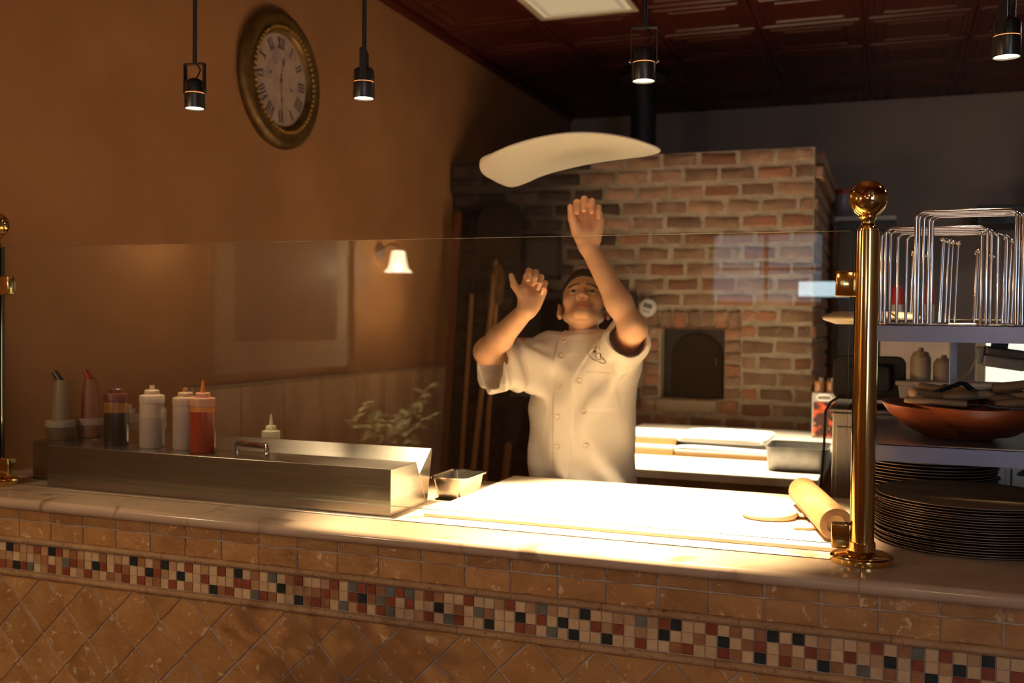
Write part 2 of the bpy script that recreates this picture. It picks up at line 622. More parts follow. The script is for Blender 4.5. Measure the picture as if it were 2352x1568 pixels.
# mosaic band: three rows read off the photograph, 100 columns as single tiles
TOP = ('dbttrtdrtbtccbctcdbcbdtcrctcrcdcbcgcbrcctr' + 'cgrrbgrgtrbccrcctrctgtctdcctt' + 'gtrd' + 'ccrcbcbdcdctcctrcbgcrctdccd')
MID = ('tctctbctgrbcdrcrbccdrtcdccrcccrrtccdtttbrb' + 'crdbgrcrccdcbcgbccdcrcdccrtrc' + 'tcdc' + 'cbcdcbrcbcrbcrctdcrctdcrcdc')
BOT = ('bdrgctrtrctrtcbtrcrtbcrcbccdbrccgrbccdbrbc' + 'gtrcrgccTrcgrccdccrbcgcdccdcc' + 'rccb' + 'rccrbcdcrtcdbcgcbcbdcrrcgcc').lower()
MOSC = {'c': ('cream_mosaic', (0.74, 0.53, 0.30), (0.66, 0.45, 0.24)), 't': ('tan_mosaic', (0.56, 0.34, 0.17), (0.48, 0.27, 0.12)),
        'b': ('brown_mosaic', (0.42, 0.19, 0.085), (0.34, 0.15, 0.07)), 'r': ('red_mosaic', (0.33, 0.085, 0.035), (0.25, 0.06, 0.028)),
        'g': ('grey_green_mosaic', (0.20, 0.20, 0.155), (0.14, 0.145, 0.12)), 'd': ('dark_green_mosaic', (0.028, 0.036, 0.032), (0.016, 0.022, 0.022))}
MP = 0.02605
mos_me = {}
for c, (nm, a, b) in MOSC.items():
    m = mat(nm, a, 0.4, col2=b, ns=60, rnd=0.10, bump=0.12, bs=160)
    for v in range(3):
        mos_me[(c, v)] = tile_mesh([(-0.0119, -0.0119), (0.0119, -0.0119), (0.0119, 0.0119), (-0.0119, 0.0119)], 'mosaic_tile', m, t=0.0032, inset=0.0010, jit=0.0004, sub=1)
rest = {c: MB() for c in MOSC}
for r, row in enumerate((TOP, MID, BOT)):
    z = 0.8045 - 0.0250 * (r + 0.5) + 0.0005
    for k in range(-11, 155):
        x = -2.371 + MP * (k + 0.5)
        if 0 <= k < 100:
            c = row[k] if k < len(row) else 'c'
            obj('mosaic_tile', mos_me[(c, random.randrange(3))], cb, lc(x, 2.198, z))
        else:
            c = random.choice('ccccctttbrrdg')
            rest[c].box(lc(x - 0.0119, 2.195, z - 0.0119), lc(x + 0.0119, 2.199, z + 0.0119))
for c, mbr in rest.items():
    o = mbr.build('mosaic_tiles', MATS[MOSC[c][0]], cb)
    o['kind'] = 'stuff'
# diagonal field tiles
H = 0.163 / 2
hd = H - 0.0030


def clip(poly, axis, lim, keep_below):
    out = []
    n = len(poly)
    for i in range(n):
        a, b = poly[i], poly[(i + 1) % n]
        ia = (a[axis] <= lim) if keep_below else (a[axis] >= lim)
        ib = (b[axis] <= lim) if keep_below else (b[axis] >= lim)
        if ia:
            out.append(a)
        if ia != ib:
            t = (lim - a[axis]) / (b[axis] - a[axis])
            out.append((a[0] + (b[0] - a[0]) * t, a[1] + (b[1] - a[1]) * t))
    return out


full_v = [tile_mesh([(0, -hd), (hd, 0), (0, hd), (-hd, 0)], 'tile', M_TILE, sub=4) for _ in range(6)]
cut_cache = {}
for j in range(-8, 3):
    for i in range(-12, 19):
        for off in (0, 1):
            x = -1.173 + 2 * H * i + H * off + H
            z = 0.638 + 2 * H * j + H * off
            if x < WX + 0.105 or x > 1.6 or z - hd > 0.700 or z + hd < 0.02:
                continue
            if z + hd <= 0.7095 and z - hd > 0.01:
                obj('tile', random.choice(full_v), cb, lc(x, 2.198, z))
            else:
                key = (round(z, 3), random.randrange(3))
                if key not in cut_cache:
                    p = clip([(0, -hd), (hd, 0), (0, hd), (-hd, 0)], 1, 0.7095 - z, True)
                    p = clip(p, 1, 0.01 - z, False)
                    cut_cache[key] = tile_mesh(p, 'tile', M_TILE, sub=3) if len(p) > 2 else None
                if cut_cache[key]:
                    obj('tile', cut_cache[key], cb, lc(x, 2.198, z))

# marble slabs (seam under the brass post)
def slab(x0, x1, label):
    yf, yb, zt, zb = 2.160, 3.010, CT, 0.908
    r = 0.016
    poly = [(yb, zb), (yb, zt)] + [(yf + r - r * math.sin(a), zt - r + r * math.cos(a)) for a in [PI * i / 10 for i in range(11)]]
    o = MB().prism(poly, 'x', x0, x1).build('countertop', M_MARBLE, loc=(0, 0, 0), smooth=40)
    return tag(o, label, 'countertop')


slab(WX, -0.0505, 'long cream marble countertop slab with rounded edge under the glass screen')
slab(-0.0495, 1.7, 'shorter cream marble countertop slab under the stacked pans on the right')

# white work board
mb = MB().box((-1.145, 2.40, CT), (-0.05, 3.085, CT + 0.012))
tag(mb.build('work_board', M_FLOUR, bevel=0.003), 'large floured white board lying on the marble counter before the cook', 'board')

# ================================================================== BRICK OVEN
OX, OY = -1.57, OVEN_Y
oven = thing('brick_oven', 'large reclaimed brick oven with iron doors, its left half darkened by soot and painted shade', 'oven', (OX, OY, 0.0))
OL, OR_, OT = WX + 0.012, -0.425, 2.48


def lo_(x, y, z):
    return (x - OX, y - OY, z)


NX0, NX1, NZ0, NZ1 = -1.312, -0.926, 0.997, 1.425      # iron door niche
FX0, FX1, FZ0, FZ1 = -1.425, -0.828, 0.905, 1.535      # its brick surround
MX0, MX1, MZ0, MZ1 = -2.24, -1.46, 1.05, 1.62          # main mouth
IX0, IX1, IZ0, IZ1 = -2.215, -1.955, 1.72, 1.995       # small iron door
core = MB()
D = 2.1
# core built of blocks around the openings so that they are real recesses
xs = [OL, MX0, IX0, IX1, MX1, NX0, NX1, OR_]


def blk(x0, x1, z0, z1, y0=0.0, mi=0):
    core.box(lo_(x0, OY + y0, z0), lo_(x1, OY + D, z1), mi)


blk(OL, OR_, 0.0, 0.90)
blk(OL, OR_, 2.02, OT - 0.19)
blk(OL, OR_, OT - 0.19, OT - 0.005, -0.045)
blk(OL, MX0, 0.90, 2.02)
blk(MX0, IX0, MZ1, 2.02)
blk(MX0, MX1, 0.90, MZ0)
blk(IX0, IX1, MZ1, IZ0)
blk(IX0, IX1, IZ1, 2.02)
blk(IX1, MX1, MZ1, 2.02)
blk(MX1, NX0, 0.90, 2.02)
blk(NX0, NX1, 0.90, NZ0)
blk(NX0, NX1, NZ1, 2.02)
blk(NX1, OR_, 0.90, 2.02)
blk(MX0, MX1, MZ0, MZ1, 0.45)
blk(IX0, IX1, IZ0, IZ1, 0.10)
blk(NX0, NX1, NZ0, NZ1, 0.16)
# mortar darkens leftwards: soot, with painted shade mixed in
nf = len(core.f)
o = core.build('mortar', M_MORTAR, oven)
nt = M_MORTAR.node_tree
g = nt.nodes.new('ShaderNodeNewGeometry')
sx = nt.nodes.new('ShaderNodeSeparateXYZ')
nt.links.new(g.outputs['Position'], sx.inputs[0])
mr = nt.nodes.new('ShaderNodeMapRange')
mr.inputs['From Min'].default_value = -1.35
mr.inputs['From Max'].default_value = -2.05
nt.links.new(sx.outputs['X'], mr.inputs['Value'])
mx = nt.nodes.new('ShaderNodeMix'); mx.data_type = 'RGBA'
src = nt.nodes['Principled BSDF'].inputs['Base Color'].links[0].from_socket
nt.links.new(mr.outputs[0], mx.inputs['Factor'])
nt.links.new(src, mx.inputs['A'])
mx.inputs['B'].default_value = (0.060, 0.045, 0.034, 1)
nt.links.new(mx.outputs['Result'], nt.nodes['Principled BSDF'].inputs['Base Color'])


def brick_mesh(L, Hh, m, dep=0.06, seed=0, j=0.0065):
    """hand-made brick, front just proud of the mortar"""
    rng = random.Random(seed)
    ch = 0.009
    yf = -0.0075
    vs = []
    for y, ins, jj in ((dep, 0, 0), (yf + 0.007, 0, j), (yf, ch, j)):
        for sx_, sz_ in ((-1, -1), (0, -1), (1, -1), (1, 0), (1, 1), (0, 1), (-1, 1), (-1, 0)):
            vs.append((sx_ * (L / 2 - ins) + rng.uniform(-jj, jj), y + rng.uniform(-jj, jj) * 0.5, sz_ * (Hh / 2 - ins) + rng.uniform(-jj, jj)))
    mb = MB()
    fs = []
    for i in range(2):
        for k in range(8):
            k2 = (k + 1) % 8
            fs.append((i * 8 + k, i * 8 + k2, (i + 1) * 8 + k2, (i + 1) * 8 + k))
    vs.append((rng.uniform(-.02, .02), yf - 0.003 + rng.uniform(-.002, .002), 0))
    for k in range(8):
        fs.append((16 + k, 16 + (k + 1) % 8, 24))
    mb.add(vs, fs)
    return mb.mesh('brick', m, smooth=40)


CP = 0.0932
BH = 0.066
BL = 0.222
brick_lib = {}


def brick(L, Hh, m, seed):
    key = (round(L, 2), round(Hh, 2), m.name, seed)
    if key not in brick_lib:
        brick_lib[key] = brick_mesh(round(L, 2), Hh, m, seed=hash((round(L, 2), seed)) % 9999)
    return brick_lib[key]


nb = 0
low = {}
for c in range(0, 24):
    zc = OT - CP * (c + 0.5)
    if zc < 0.35:
        break
    off = (BL / 2 if c % 2 else 0) + random.uniform(-0.02, 0.02)
    x = OR_ - 0.004 - off
    yb = -0.047 if c < 2 else 0.0
    first = True
    while x > OL + 0.05:
        if first and off > 0.03:
            L = off - 0.018
            xr = OR_ - 0.004
            first = False
        else:
            L = BL - 0.028 + random.uniform(-0.016, 0.012)
            xr = x
            x -= L + random.uniform(0.020, 0.032)
            first = False
        xl = max(xr - L, OL + 0.004)
        L = xr - xl
        if L < 0.04:
            continue
        xc = (xl + xr) / 2

        def hit(a0, a1, b0, b1, mg=0.006):
            return xr > a0 - mg and xl < a1 + mg and zc + BH / 2 > b0 - mg and zc - BH / 2 < b1 + mg
        # cut bricks at openings
        segs = [(xl, xr)]
        for (a0, a1, b0, b1) in ((FX0, FX1, FZ0, FZ1), (MX0, MX1, MZ0, MZ1), (IX0, IX1, IZ0, IZ1)):
            if not (zc + BH / 2 > b0 and zc - BH / 2 < b1):
                continue
            ns = []
            for (p, q) in segs:
                if q <= a0 or p >= a1:
                    ns.append((p, q))
                else:
                    if p < a0 - 0.02:
                        ns.append((p, a0 - 0.006))
                    if q > a1 + 0.02:
                        ns.append((a1 + 0.006, q))
            segs = ns
        for (p, q) in segs:
            if q - p < 0.035:
                continue
            xm = (p + q) / 2
            soot = xm < -1.78 + random.uniform(-0.22, 0.22) + (0.14 if 1.3 < zc < 2.0 else 0)  # left bricks darker: part soot, part shade put into the colour
            m = M_SOOTSHADE if soot else (M_BRICK2 if random.random() < 0.3 else M_BRICK)
            me = brick(q - p, BH, m, random.randrange(4))
            if zc < 0.52:
                low.setdefault(m.name, []).append((xm, zc))
                o = MB().box(lo_(p, OY - 0.008, zc - BH / 2), lo_(q, OY + 0.02, zc + BH / 2))
                low[m.name][-1] = o
                continue
            obj('brick', me, oven, (xm - OX, yb, zc), (0, 0, random.uniform(-0.01, 0.01)))
            nb += 1
for mname, lst in low.items():
    mb = MB()
    for q in lst:
        mb.add(q.v, q.f)
    o = mb.build('low_bricks', MATS[mname], oven)
    o['kind'] = 'stuff'
# right flank of the oven: bricks joined
side = MB()
side2 = MB()
for c in range(0, 24):
    zc = OT - CP * (c + 0.5)
    if zc < 0.35:
        break
    y = OY + (0.0 if c % 2 else 0.10)
    while y < OY + D:
        L = BL - 0.022
        (side if random.random() < 0.7 else side2).box(lo_(OR_ - 0.02, y + 0.01, zc - BH / 2), lo_(OR_ + (0.04 if c < 2 else 0.012) + random.uniform(0, 0.006), min(y + L, OY + D), zc + BH / 2))
        y += BL
for s_, m_ in ((side, M_BRICK), (side2, M_BRICK2)):
    o = s_.build('flank_bricks', m_, oven, bevel=0.004, bseg=1)
    o['kind'] = 'stuff'
# surround of the niche: soldier course above, two stacked columns, stone sill
for k in range(6):
    w_ = (NX1 + 0.02 - (FX0 + 0.02)) / 6
    xm = FX0 + 0.02 + w_ * (k + 0.5)
    obj('brick', brick(w_ - 0.014, 0.098, M_BRICK2 if k % 3 == 2 else M_BRICK, k % 4), oven, lo_(xm, OY - 0.012, 1.478))
obj('brick', brick(0.075, 0.098, M_BRICK, 1), oven, lo_(-0.868, OY - 0.012, 1.478))
for side_x in ((FX0 + NX0) / 2 - 0.004, (FX1 + NX1) / 2):
    for k in range(6):
        z = 1.0 + 0.0712 * (k + 0.5)
        obj('brick', brick(0.094, 0.058, M_BRICK if (k + int(side_x * 10)) % 3 else M_BRICK2, k % 4), oven, lo_(side_x, OY - 0.012, z))
MB().box(lo_(-1.335, OY - 0.035, 0.918), lo_(-0.965, OY + 0.10, 0.992)).build('stone_sill', mat('pale_stone', (0.47, 0.38, 0.26), 0.85, col2=(0.38, 0.30, 0.2), ns=12, bump=0.5), oven, bevel=0.006)
obj('brick', brick(0.085, 0.07, M_BRICK, 2), oven, lo_(-1.385, OY - 0.020, 0.952))
obj('brick', brick(0.105, 0.07, M_BRICK2, 3), oven, lo_(-0.895, OY - 0.020, 0.952))
# iron lintel and arched iron door in the niche
MB().box(lo_(NX0 - 0.03, OY - 0.018, 1.417), lo_(NX1 + 0.01, OY + 0.05, 1.428)).build('lintel', mat('rusty_iron', (0.24, 0.13, 0.06), 0.7, 0.4, col2=(0.12, 0.06, 0.03), ns=30), oven)
d = MB().box(lo_(NX0 + 0.005, OY + 0.085, NZ0 + 0.001), lo_(NX1 - 0.005, OY + 0.11, NZ1 - 0.005)).build('iron_door_frame', M_IRON, oven, bevel=0.003)
dx0, dx1 = NX0 + 0.055, NX1 - 0.02
dm, dr = (dx0 + dx1) / 2, (dx1 - dx0) / 2
poly = [(dx0, NZ0 + 0.02), (dx1, NZ0 + 0.02)] + [(dm + dr * math.cos(a), 1.245 + dr * 0.93 * math.sin(a)) for a in [PI * i / 20 for i in range(21)]]
mb = MB().prism([(p[0] - OX, p[1]) for p in poly], 'y', 0.060, 0.085)
dr_ = mb.build('iron_door', mat('door_iron', (0.028, 0.020, 0.016), 0.8, 0.0, bump=0.15, bs=60, spec=0.15), oven, bevel=0.004)
MB().tube([lo_(dx1 - 0.035, OY + 0.05, 1.19), lo_(dx1 - 0.035, OY + 0.03, 1.20), lo_(dx1 - 0.035, OY + 0.03, 1.25), lo_(dx1 - 0.035, OY + 0.05, 1.26)], 0.006).build('door_handle', mat('warm_iron', (0.12, 0.05, 0.03), 0.5, 0.5), dr_)
# small iron door of the left half
mb = MB().box(lo_(IX0 + 0.01, OY - 0.012, IZ0 + 0.01), lo_(IX1 - 0.01, OY + 0.02, IZ1 - 0.01))
sd = mb.build('iron_hatch', mat('hatch_iron', (0.055, 0.052, 0.052), 0.5, 0.4, bump=0.2, bs=50), oven, bevel=0.006)
for (x0, x1, z0, z1) in ((IX0, IX1, IZ0, IZ0 + 0.025), (IX0, IX1, IZ1 - 0.025, IZ1), (IX0, IX0 + 0.025, IZ0, IZ1), (IX1 - 0.025, IX1, IZ0, IZ1)):
    MB().box(lo_(x0, OY - 0.024, z0), lo_(x1, OY - 0.006, z1)).build('hatch_frame', M_IRON, sd, bevel=0.003)
# mouth: arch brow of iron, dark chamber
poly = [(MX0 + 0.0, MZ1 - 0.16), (MX0, MZ1 + 0.02), (MX1, MZ1 + 0.02), (MX1, MZ1 - 0.16)]
mm, mw = (MX0 + MX1) / 2, (MX1 - MX0) / 2
inner = [(mm + mw * math.cos(a), MZ1 - 0.16 + 0.15 * math.sin(a)) for a in [PI * i / 16 for i in range(17)]]
mb = MB()
n = len(inner)
outer = [(p[0], MZ1 + 0.02) for p in inner]
vs = [(p[0] - OX, -0.03, p[1]) for p in inner] + [(p[0] - OX, -0.03, p[1]) for p in outer] + [(p[0] - OX, 0.02, p[1]) for p in inner] + [(p[0] - OX, 0.02, p[1]) for p in outer]
fs = []
for i in range(n - 1):
    fs += [(i, i + 1, n + i + 1, n + i), (2 * n + i, 3 * n + i, 3 * n + i + 1, 2 * n + i + 1), (i, 2 * n + i, 2 * n + i + 1, i + 1), (n + i, n + i + 1, 3 * n + i + 1, 3 * n + i)]
mb.add(vs, fs)
mb.build('mouth_arch', M_IRON, oven)
MB().box(lo_(MX0 - 0.02, OY - 0.10, MZ0 - 0.075), lo_(MX1 + 0.02, OY + 0.45, MZ0)).build('mouth_ledge', mat('sooty_stone', (0.17, 0.14, 0.11), 0.9, bump=0.5), oven, bevel=0.005)
MB().tube([lo_(-1.75, 7.4, OT - 0.02), lo_(-1.75, 7.4, CEIL)], 0.095, 24).build('flue_pipe', mat('flue_metal', (0.045, 0.046, 0.052), 0.5, 0.5), oven, smooth=60)
MB().lathe([(0.10, CEIL - 0.03), (0.17, CEIL - 0.02), (0.17, CEIL)], 28, c=(-1.75 - OX, 7.4 - OY, 0)).build('flue_collar', mat('collar_metal', (0.16, 0.17, 0.19), 0.4, 0.6), oven)
# back of chamber, soot
MB().box(lo_(MX0 + 0.002, OY + 0.435, MZ0), lo_(MX1 - 0.002, OY + 0.449, MZ1)).build('chamber_back', mat('soot', (0.012, 0.010, 0.009), 0.9), oven)

# ================================================================== GLASS SCREEN
GY = 2.33
gl = pane_glass('clear_pane_glass', (0.97, 0.985, 0.97))
ge = mat('glass_edge', (0.05, 0.065, 0.045), 0.3, spec=0.2)
gt = mat('lamplit_glass_edge', (0.62, 0.66, 0.55), 0.3, spec=0.8)  # top edge painted pale for the lamplight it catches
mb = MB()
x0, x1, z0, z1 = -2.527, -0.084, 0.975, 1.664
mb.box((x0, GY - 0.005, z0), (x1, GY + 0.005, z1))
mb.mi = [1, 2, 0, 1, 0, 1]
tag(mb.build('glass_screen', [gl, ge, gt]), 'long clear glass screen standing on the counter between two brass posts', 'glass screen')


def brass_post(x, sgn, label):
    t = thing('brass_post', label, 'post', (x, GY, CT), group=None)
    MB().lathe([(0.0, 0.0), (0.066, 0.0), (0.067, 0.002), (0.067, 0.013), (0.064, 0.0165), (0.058, 0.019), (0.034, 0.0215), (0.0295, 0.026), (0.0285, 0.044), (0.0, 0.044)], 64).build('base', M_BRASS, t, smooth=35)
    MB().lathe([(0.0, 0.044), (0.0255, 0.044), (0.0255, 0.7215), (0.0245, 0.7225), (0.0, 0.7225)], 64).build('tube', M_BRASS, t, smooth=35)
    MB().lathe([(0.0, 0.7225), (0.0225, 0.7225), (0.0225, 0.727), (0.0175, 0.731), (0.0145, 0.737), (0.0142, 0.743), (0.0165, 0.749), (0.0195, 0.752), (0.0195, 0.755), (0.012, 0.757), (0.0, 0.757)], 48).build('neck', M_BRASS, t, smooth=35)
    MB().sphere((0, 0, 0.792), 0.0405, 48, 32).build('ball', M_BRASS, t, smooth=80)
    for zc in (0.608, 0.055):
        MB().box((sgn * 0.022, -0.012, zc - 0.028), (sgn * 0.064, 0.012, zc + 0.028)).build('glass_clamp', M_BRASS, t, bevel=0.004, bseg=3, smooth=40)
    return t


brass_post(-0.050, -1, 'polished brass post with ball finial beside the chrome wire stands')
brass_post(-2.560, 1, 'polished brass post with ball finial at the ochre wall end of the glass')

# ================================================================== PREP UNIT
pu = thing('prep_unit', 'long low stainless steel topping rail standing behind the glass', 'prep unit', (-1.22, 2.36, CT))
B = (-1.22, 2.36, CT)


def lp_(x, y, z):
    return (x - B[0], y - B[1], z - B[2])


MB().prism([(0.0, 0.0), (0.215, 0.0), (0.172, 0.088), (0.152, 0.125), (0.0, 0.125)], 'x', -1.165, 0.0).build('front_body', M_STEEL, pu, bevel=0.0015)
# V-notched back flap
MB().prism([(0.2155, 0.0), (0.224, 0.0), (0.254, 0.150), (0.248, 0.152), (0.1725, 0.090)], 'x', -1.165, 0.0).build('back_flap', M_STEEL, pu, bevel=0.001)
MB().box(lp_(-2.525, 2.44, CT), lp_(-2.3855, 2.625, CT + 0.124)).build('side_housing', M_STEEL, pu, bevel=0.002)
hd_ = MB().tube([lp_(-1.80, 2.50, 1.0655), lp_(-1.80, 2.498, 1.083), lp_(-1.795, 2.492, 1.088), lp_(-1.68, 2.470, 1.088), lp_(-1.672, 2.465, 1.083), lp_(-1.672, 2.462, 1.0655)], 0.0085, 12)
hd_.build('handle', M_CHROME, pu, smooth=60)


# ================================================================== SQUEEZE BOTTLES
def squeeze(label, loc, body_col, fill_col, cap_col, fill=0.6, r=0.036, h=0.150, tip=True, tip_col=None, rz=0.0, group='squeeze bottles on the steel topping rail'):
    t = thing('squeeze_bottle', label, 'squeeze bottle', loc, (0, 0, rz), group)
    n = label.replace(' ', '_')
    bm = mat('plastic_' + n, body_col, 0.35, sss=0.0)
    fm = mat('sauce_' + n, fill_col, 0.35)
    cm = mat('cap_' + n, cap_col, 0.4)
    tm = cm if tip_col is None else mat('tip_' + n, tip_col, 0.4)
    zf = h * fill
    MB().lathe([(0.0, 0.0), (r * 0.93, 0.0), (r, 0.006), (r, zf), (r * 0.995, zf)], 40, cap=False).build('filled_body', fm, t, smooth=40)
    MB().lathe([(r * 0.995, zf), (r, zf), (r, h * 0.80), (r * 0.99, h * 0.86), (r * 0.96, h * 0.90), (r * 0.96, h), (0.0, h)], 40, cap=False).build('upper_body', bm, t, smooth=40)
    c = MB().lathe([(r * 0.97, h * 0.90), (r * 1.02, h * 0.905), (r * 1.02, h * 1.04), (r * 0.98, h * 1.06), (r * 0.60, h * 1.08), (r * 0.60, h * 1.15), (r * 0.52, h * 1.17), (0.0, h * 1.17)], 40).build('cap', cm, t, smooth=40)
    if tip:
        MB().lathe([(r * 0.24, h * 1.165), (r * 0.20, h * 1.22), (r * 0.09, h * 1.40), (0.0, h * 1.405)], 20).build('nozzle', tm, c, smooth=50)
    else:
        MB().lathe([(r * 0.22, h * 1.165), (r * 0.19, h * 1.26), (0.0, h * 1.265)], 20).build('nozzle', tm, c, smooth=50)
    return t


ZT = 1.0655
squeeze('squeeze bottle of orange red sauce with bright orange tip', (-1.875, 2.436, ZT), (0.80, 0.26, 0.03), (0.42, 0.050, 0.012), (0.72, 0.35, 0.22), 0.80, 0.036, 0.148, tip_col=(0.75, 0.22, 0.02))
squeeze('frosted white squeeze bottle standing just behind the orange sauce bottle', (-1.958, 2.462, ZT), (0.62, 0.44, 0.31), (0.53, 0.40, 0.32), (0.64, 0.44, 0.30), 0.75, 0.036, 0.145, tip=False, tip_col=(0.6, 0.25, 0.06))
squeeze('frosted white squeeze bottle standing alone beside the dark sauce bottle', (-2.072, 2.452, ZT), (0.66, 0.49, 0.35), (0.54, 0.40, 0.32), (0.68, 0.52, 0.38), 0.62, 0.036, 0.148, tip=False)
squeeze('squeeze bottle of dark brown sauce with maroon nozzle', (-2.204, 2.450, ZT), (0.30, 0.115, 0.02), (0.022, 0.013, 0.012), (0.13, 0.028, 0.020), 0.68, 0.036, 0.148)
squeeze('small pale squeeze bottle poking up behind the steel flap', (-1.812, 2.69, CT), (0.70, 0.62, 0.36), (0.66, 0.58, 0.34), (0.78, 0.72, 0.46), 0.8, 0.028, 0.155, group='small bottles behind the topping rail')
squeeze('small clear squeeze bottle half hidden behind the dark sauce bottle', (-2.36, 2.82, CT), (0.62, 0.58, 0.40), (0.25, 0.14, 0.04), (0.66, 0.64, 0.48), 0.7, 0.030, 0.19, group='small bottles behind the topping rail')
squeeze('small clear squeeze bottle peeping out right of the lone white bottle', (-2.17, 2.80, CT), (0.62, 0.58, 0.40), (0.56, 0.5, 0.3), (0.66, 0.64, 0.48), 0.7, 0.030, 0.185, group='small bottles behind the topping rail')
squeeze('small squeeze bottle with stubby cap left of the dark sauce bottle', (-2.46, 2.80, CT), (0.50, 0.36, 0.24), (0.16, 0.06, 0.02), (0.58, 0.46, 0.34), 0.6, 0.030, 0.17, tip=False, group='small bottles behind the topping rail')


def pourer(label, loc, neck_col, spout_col, base_col, rz):
    t = thing('pour_bottle', label, 'pour bottle', loc, (0, 0, rz), 'pour bottles at the wall end of the rail')
    n = label.replace(' ', '_')[:14]
    bm = mat('pbase_' + n, base_col, 0.4)
    nm = mat('pneck_' + n, neck_col, 0.4)
    MB().lathe([(0.0, 0.0), (0.040, 0.0), (0.043, 0.008), (0.043, 0.045), (0.0, 0.045)], 36).build('tub', bm, t, smooth=40)
    MB().lathe([(0.045, 0.040), (0.046, 0.044), (0.046, 0.058), (0.043, 0.061), (0.030, 0.063)], 36, cap=False).build('collar', mat('pcol_' + n, tuple(0.5 * (a + b) for a, b in zip(neck_col, (0.5, 0.42, 0.36))), 0.4), t, smooth=40)
    MB().lathe([(0.0285, 0.060), (0.0275, 0.10), (0.0225, 0.165), (0.0195, 0.188), (0.0, 0.188)], 36).build('neck', nm, t, smooth=40)
    M = Matrix.Translation((-0.004, 0, 0.186)) @ Matrix.Rotation(math.radians(-38), 4, 'Y')
    MB().lathe([(0.0, -0.004), (0.0125, -0.002), (0.011, 0.010), (0.010, 0.034), (0.0, 0.0345)], 20, M=M).build('spout', mat('pspout_' + n, spout_col, 0.35), t, smooth=40)
    return t


pourer('cloudy pour bottle with black angled spout', (-2.475, 2.505, ZT - 0.001), (0.26, 0.17, 0.085), (0.02, 0.016, 0.02), (0.12, 0.08, 0.04), 0.1)
pourer('reddish pour bottle with red angled spout', (-2.440, 2.595, ZT - 0.001), (0.26, 0.075, 0.03), (0.35, 0.03, 0.01), (0.20, 0.08, 0.04), -0.1)

# ================================================================== small steel pan on the counter
def gn_pan(name, label, loc, w_, d_, h, m, rz=0.0, flange=0.014, rc=0.018, tp=0.010, cat='pan', wall=0.0018):
    t = thing(name, label, cat, loc, (0, 0, rz))
    mb = MB()

    def ring(ww, dd, r, z):
        return [(p[0], p[1], z) for p in rrect(ww, dd, max(r, 0.002), 5)]
    rings = [ring(w_ - 2 * tp - 0.012, d_ - 2 * tp - 0.012, rc, 0.0), ring(w_ - 2 * tp, d_ - 2 * tp, rc, 0.008), ring(w_, d_, rc, h - 0.002), ring(w_ + 2 * flange, d_ + 2 * flange, rc + flange, h - 0.002),
             ring(w_ + 2 * flange, d_ + 2 * flange, rc + flange, h), ring(w_ - 2 * wall, d_ - 2 * wall, rc, h), ring(w_ - 2 * tp - 2 * wall, d_ - 2 * tp - 2 * wall, rc, 0.008), ring(w_ - 2 * tp - 0.014, d_ - 2 * tp - 0.014, rc, 0.002)]
    loft(mb, rings)
    mb.build('body', m, t, smooth=35)
    return t


p1 = gn_pan('steel_pan', 'small empty stainless pan on the counter beside the topping rail', (-1.180, 2.715, CT), 0.102, 0.160, 0.064, M_STEEL, rz=0.0, flange=0.008, rc=0.016)
rim = MB()
loft(rim, [[(p[0], p[1], 0.0625) for p in rrect(0.119, 0.177, 0.023, 5)], [(p[0], p[1], 0.0675) for p in rrect(0.121, 0.179, 0.024, 5)], [(p[0], p[1], 0.0675) for p in rrect(0.107, 0.165, 0.018, 5)], [(p[0], p[1], 0.064) for p in rrect(0.103, 0.161, 0.016, 5)]], cap0=False, cap1=False)
rim.build('rolled_rim', M_CHROME, p1, smooth=60)

# ================================================================== dough, pin, scraper
mb = MB()
prof = [(0.0, 0.0), (0.062, 0.0), (0.0685, 0.004), (0.071, 0.011), (0.068, 0.020), (0.056, 0.0265), (0.030, 0.030), (0.0, 0.031)]
mb.lathe(prof, 48)
v2 = []
for (x, y, z) in mb.v:
    a = math.atan2(y, x)
    k = 1 + 0.03 * math.sin(2 * a + 0.5) + 0.015 * math.sin(5 * a)
    v2.append((x * k, y * k, z * (1 + 0.06 * math.sin(a * 2 + 1))))
mb.v = v2
M_RAW = mat('raw_dough', (0.74, 0.52, 0.36), 0.65)
tag(mb.build('dough_ball', M_RAW, loc=(-0.287, 2.700, CT + 0.0122), smooth=70), 'flattened round of raw dough resting on the floured board', 'dough')

rp_ = thing('rolling_pin', 'thick hollow wooden rolling pin lying on the floured board by the post', 'rolling pin', (-0.165, 2.69, CT + 0.0125 + 0.039), (0, 0, 0))
axis = Vector((-0.221 + 0.113, 2.909 - 2.467, 0)).normalized()
Mx = Matrix.Rotation(math.atan2(axis.y, axis.x), 4, 'Z') @ Matrix.Rotation(PI / 2, 4, 'Y')
Lp = 0.235
MB().lathe([(0.022, -Lp), (0.0375, -Lp), (0.039, -Lp + 0.002), (0.039, Lp - 0.002), (0.0375, Lp), (0.022, Lp), (0.022, -Lp)], 48, cap=False, M=Mx).build('barrel', M_WOOD, rp_, smooth=40)
MB().lathe([(0.0, -Lp + 0.012), (0.0215, -Lp + 0.012), (0.0215, Lp - 0.012), (0.0, Lp - 0.012)], 32, M=Mx).build('core_plug', mat('plug_wood', (0.75, 0.5, 0.26), 0.5), rp_, smooth=40)
# (end grain ring)
MB().lathe([(0.0222, -Lp - 0.0004), (0.0372, -Lp - 0.0004), (0.0372, -Lp + 0.001), (0.0222, -Lp + 0.001)], 48, cap=False, M=Mx).build('end_grain', mat('end_grain', (0.36, 0.20, 0.09), 0.6, col2=(0.25, 0.13, 0.06), ns=30), rp_)

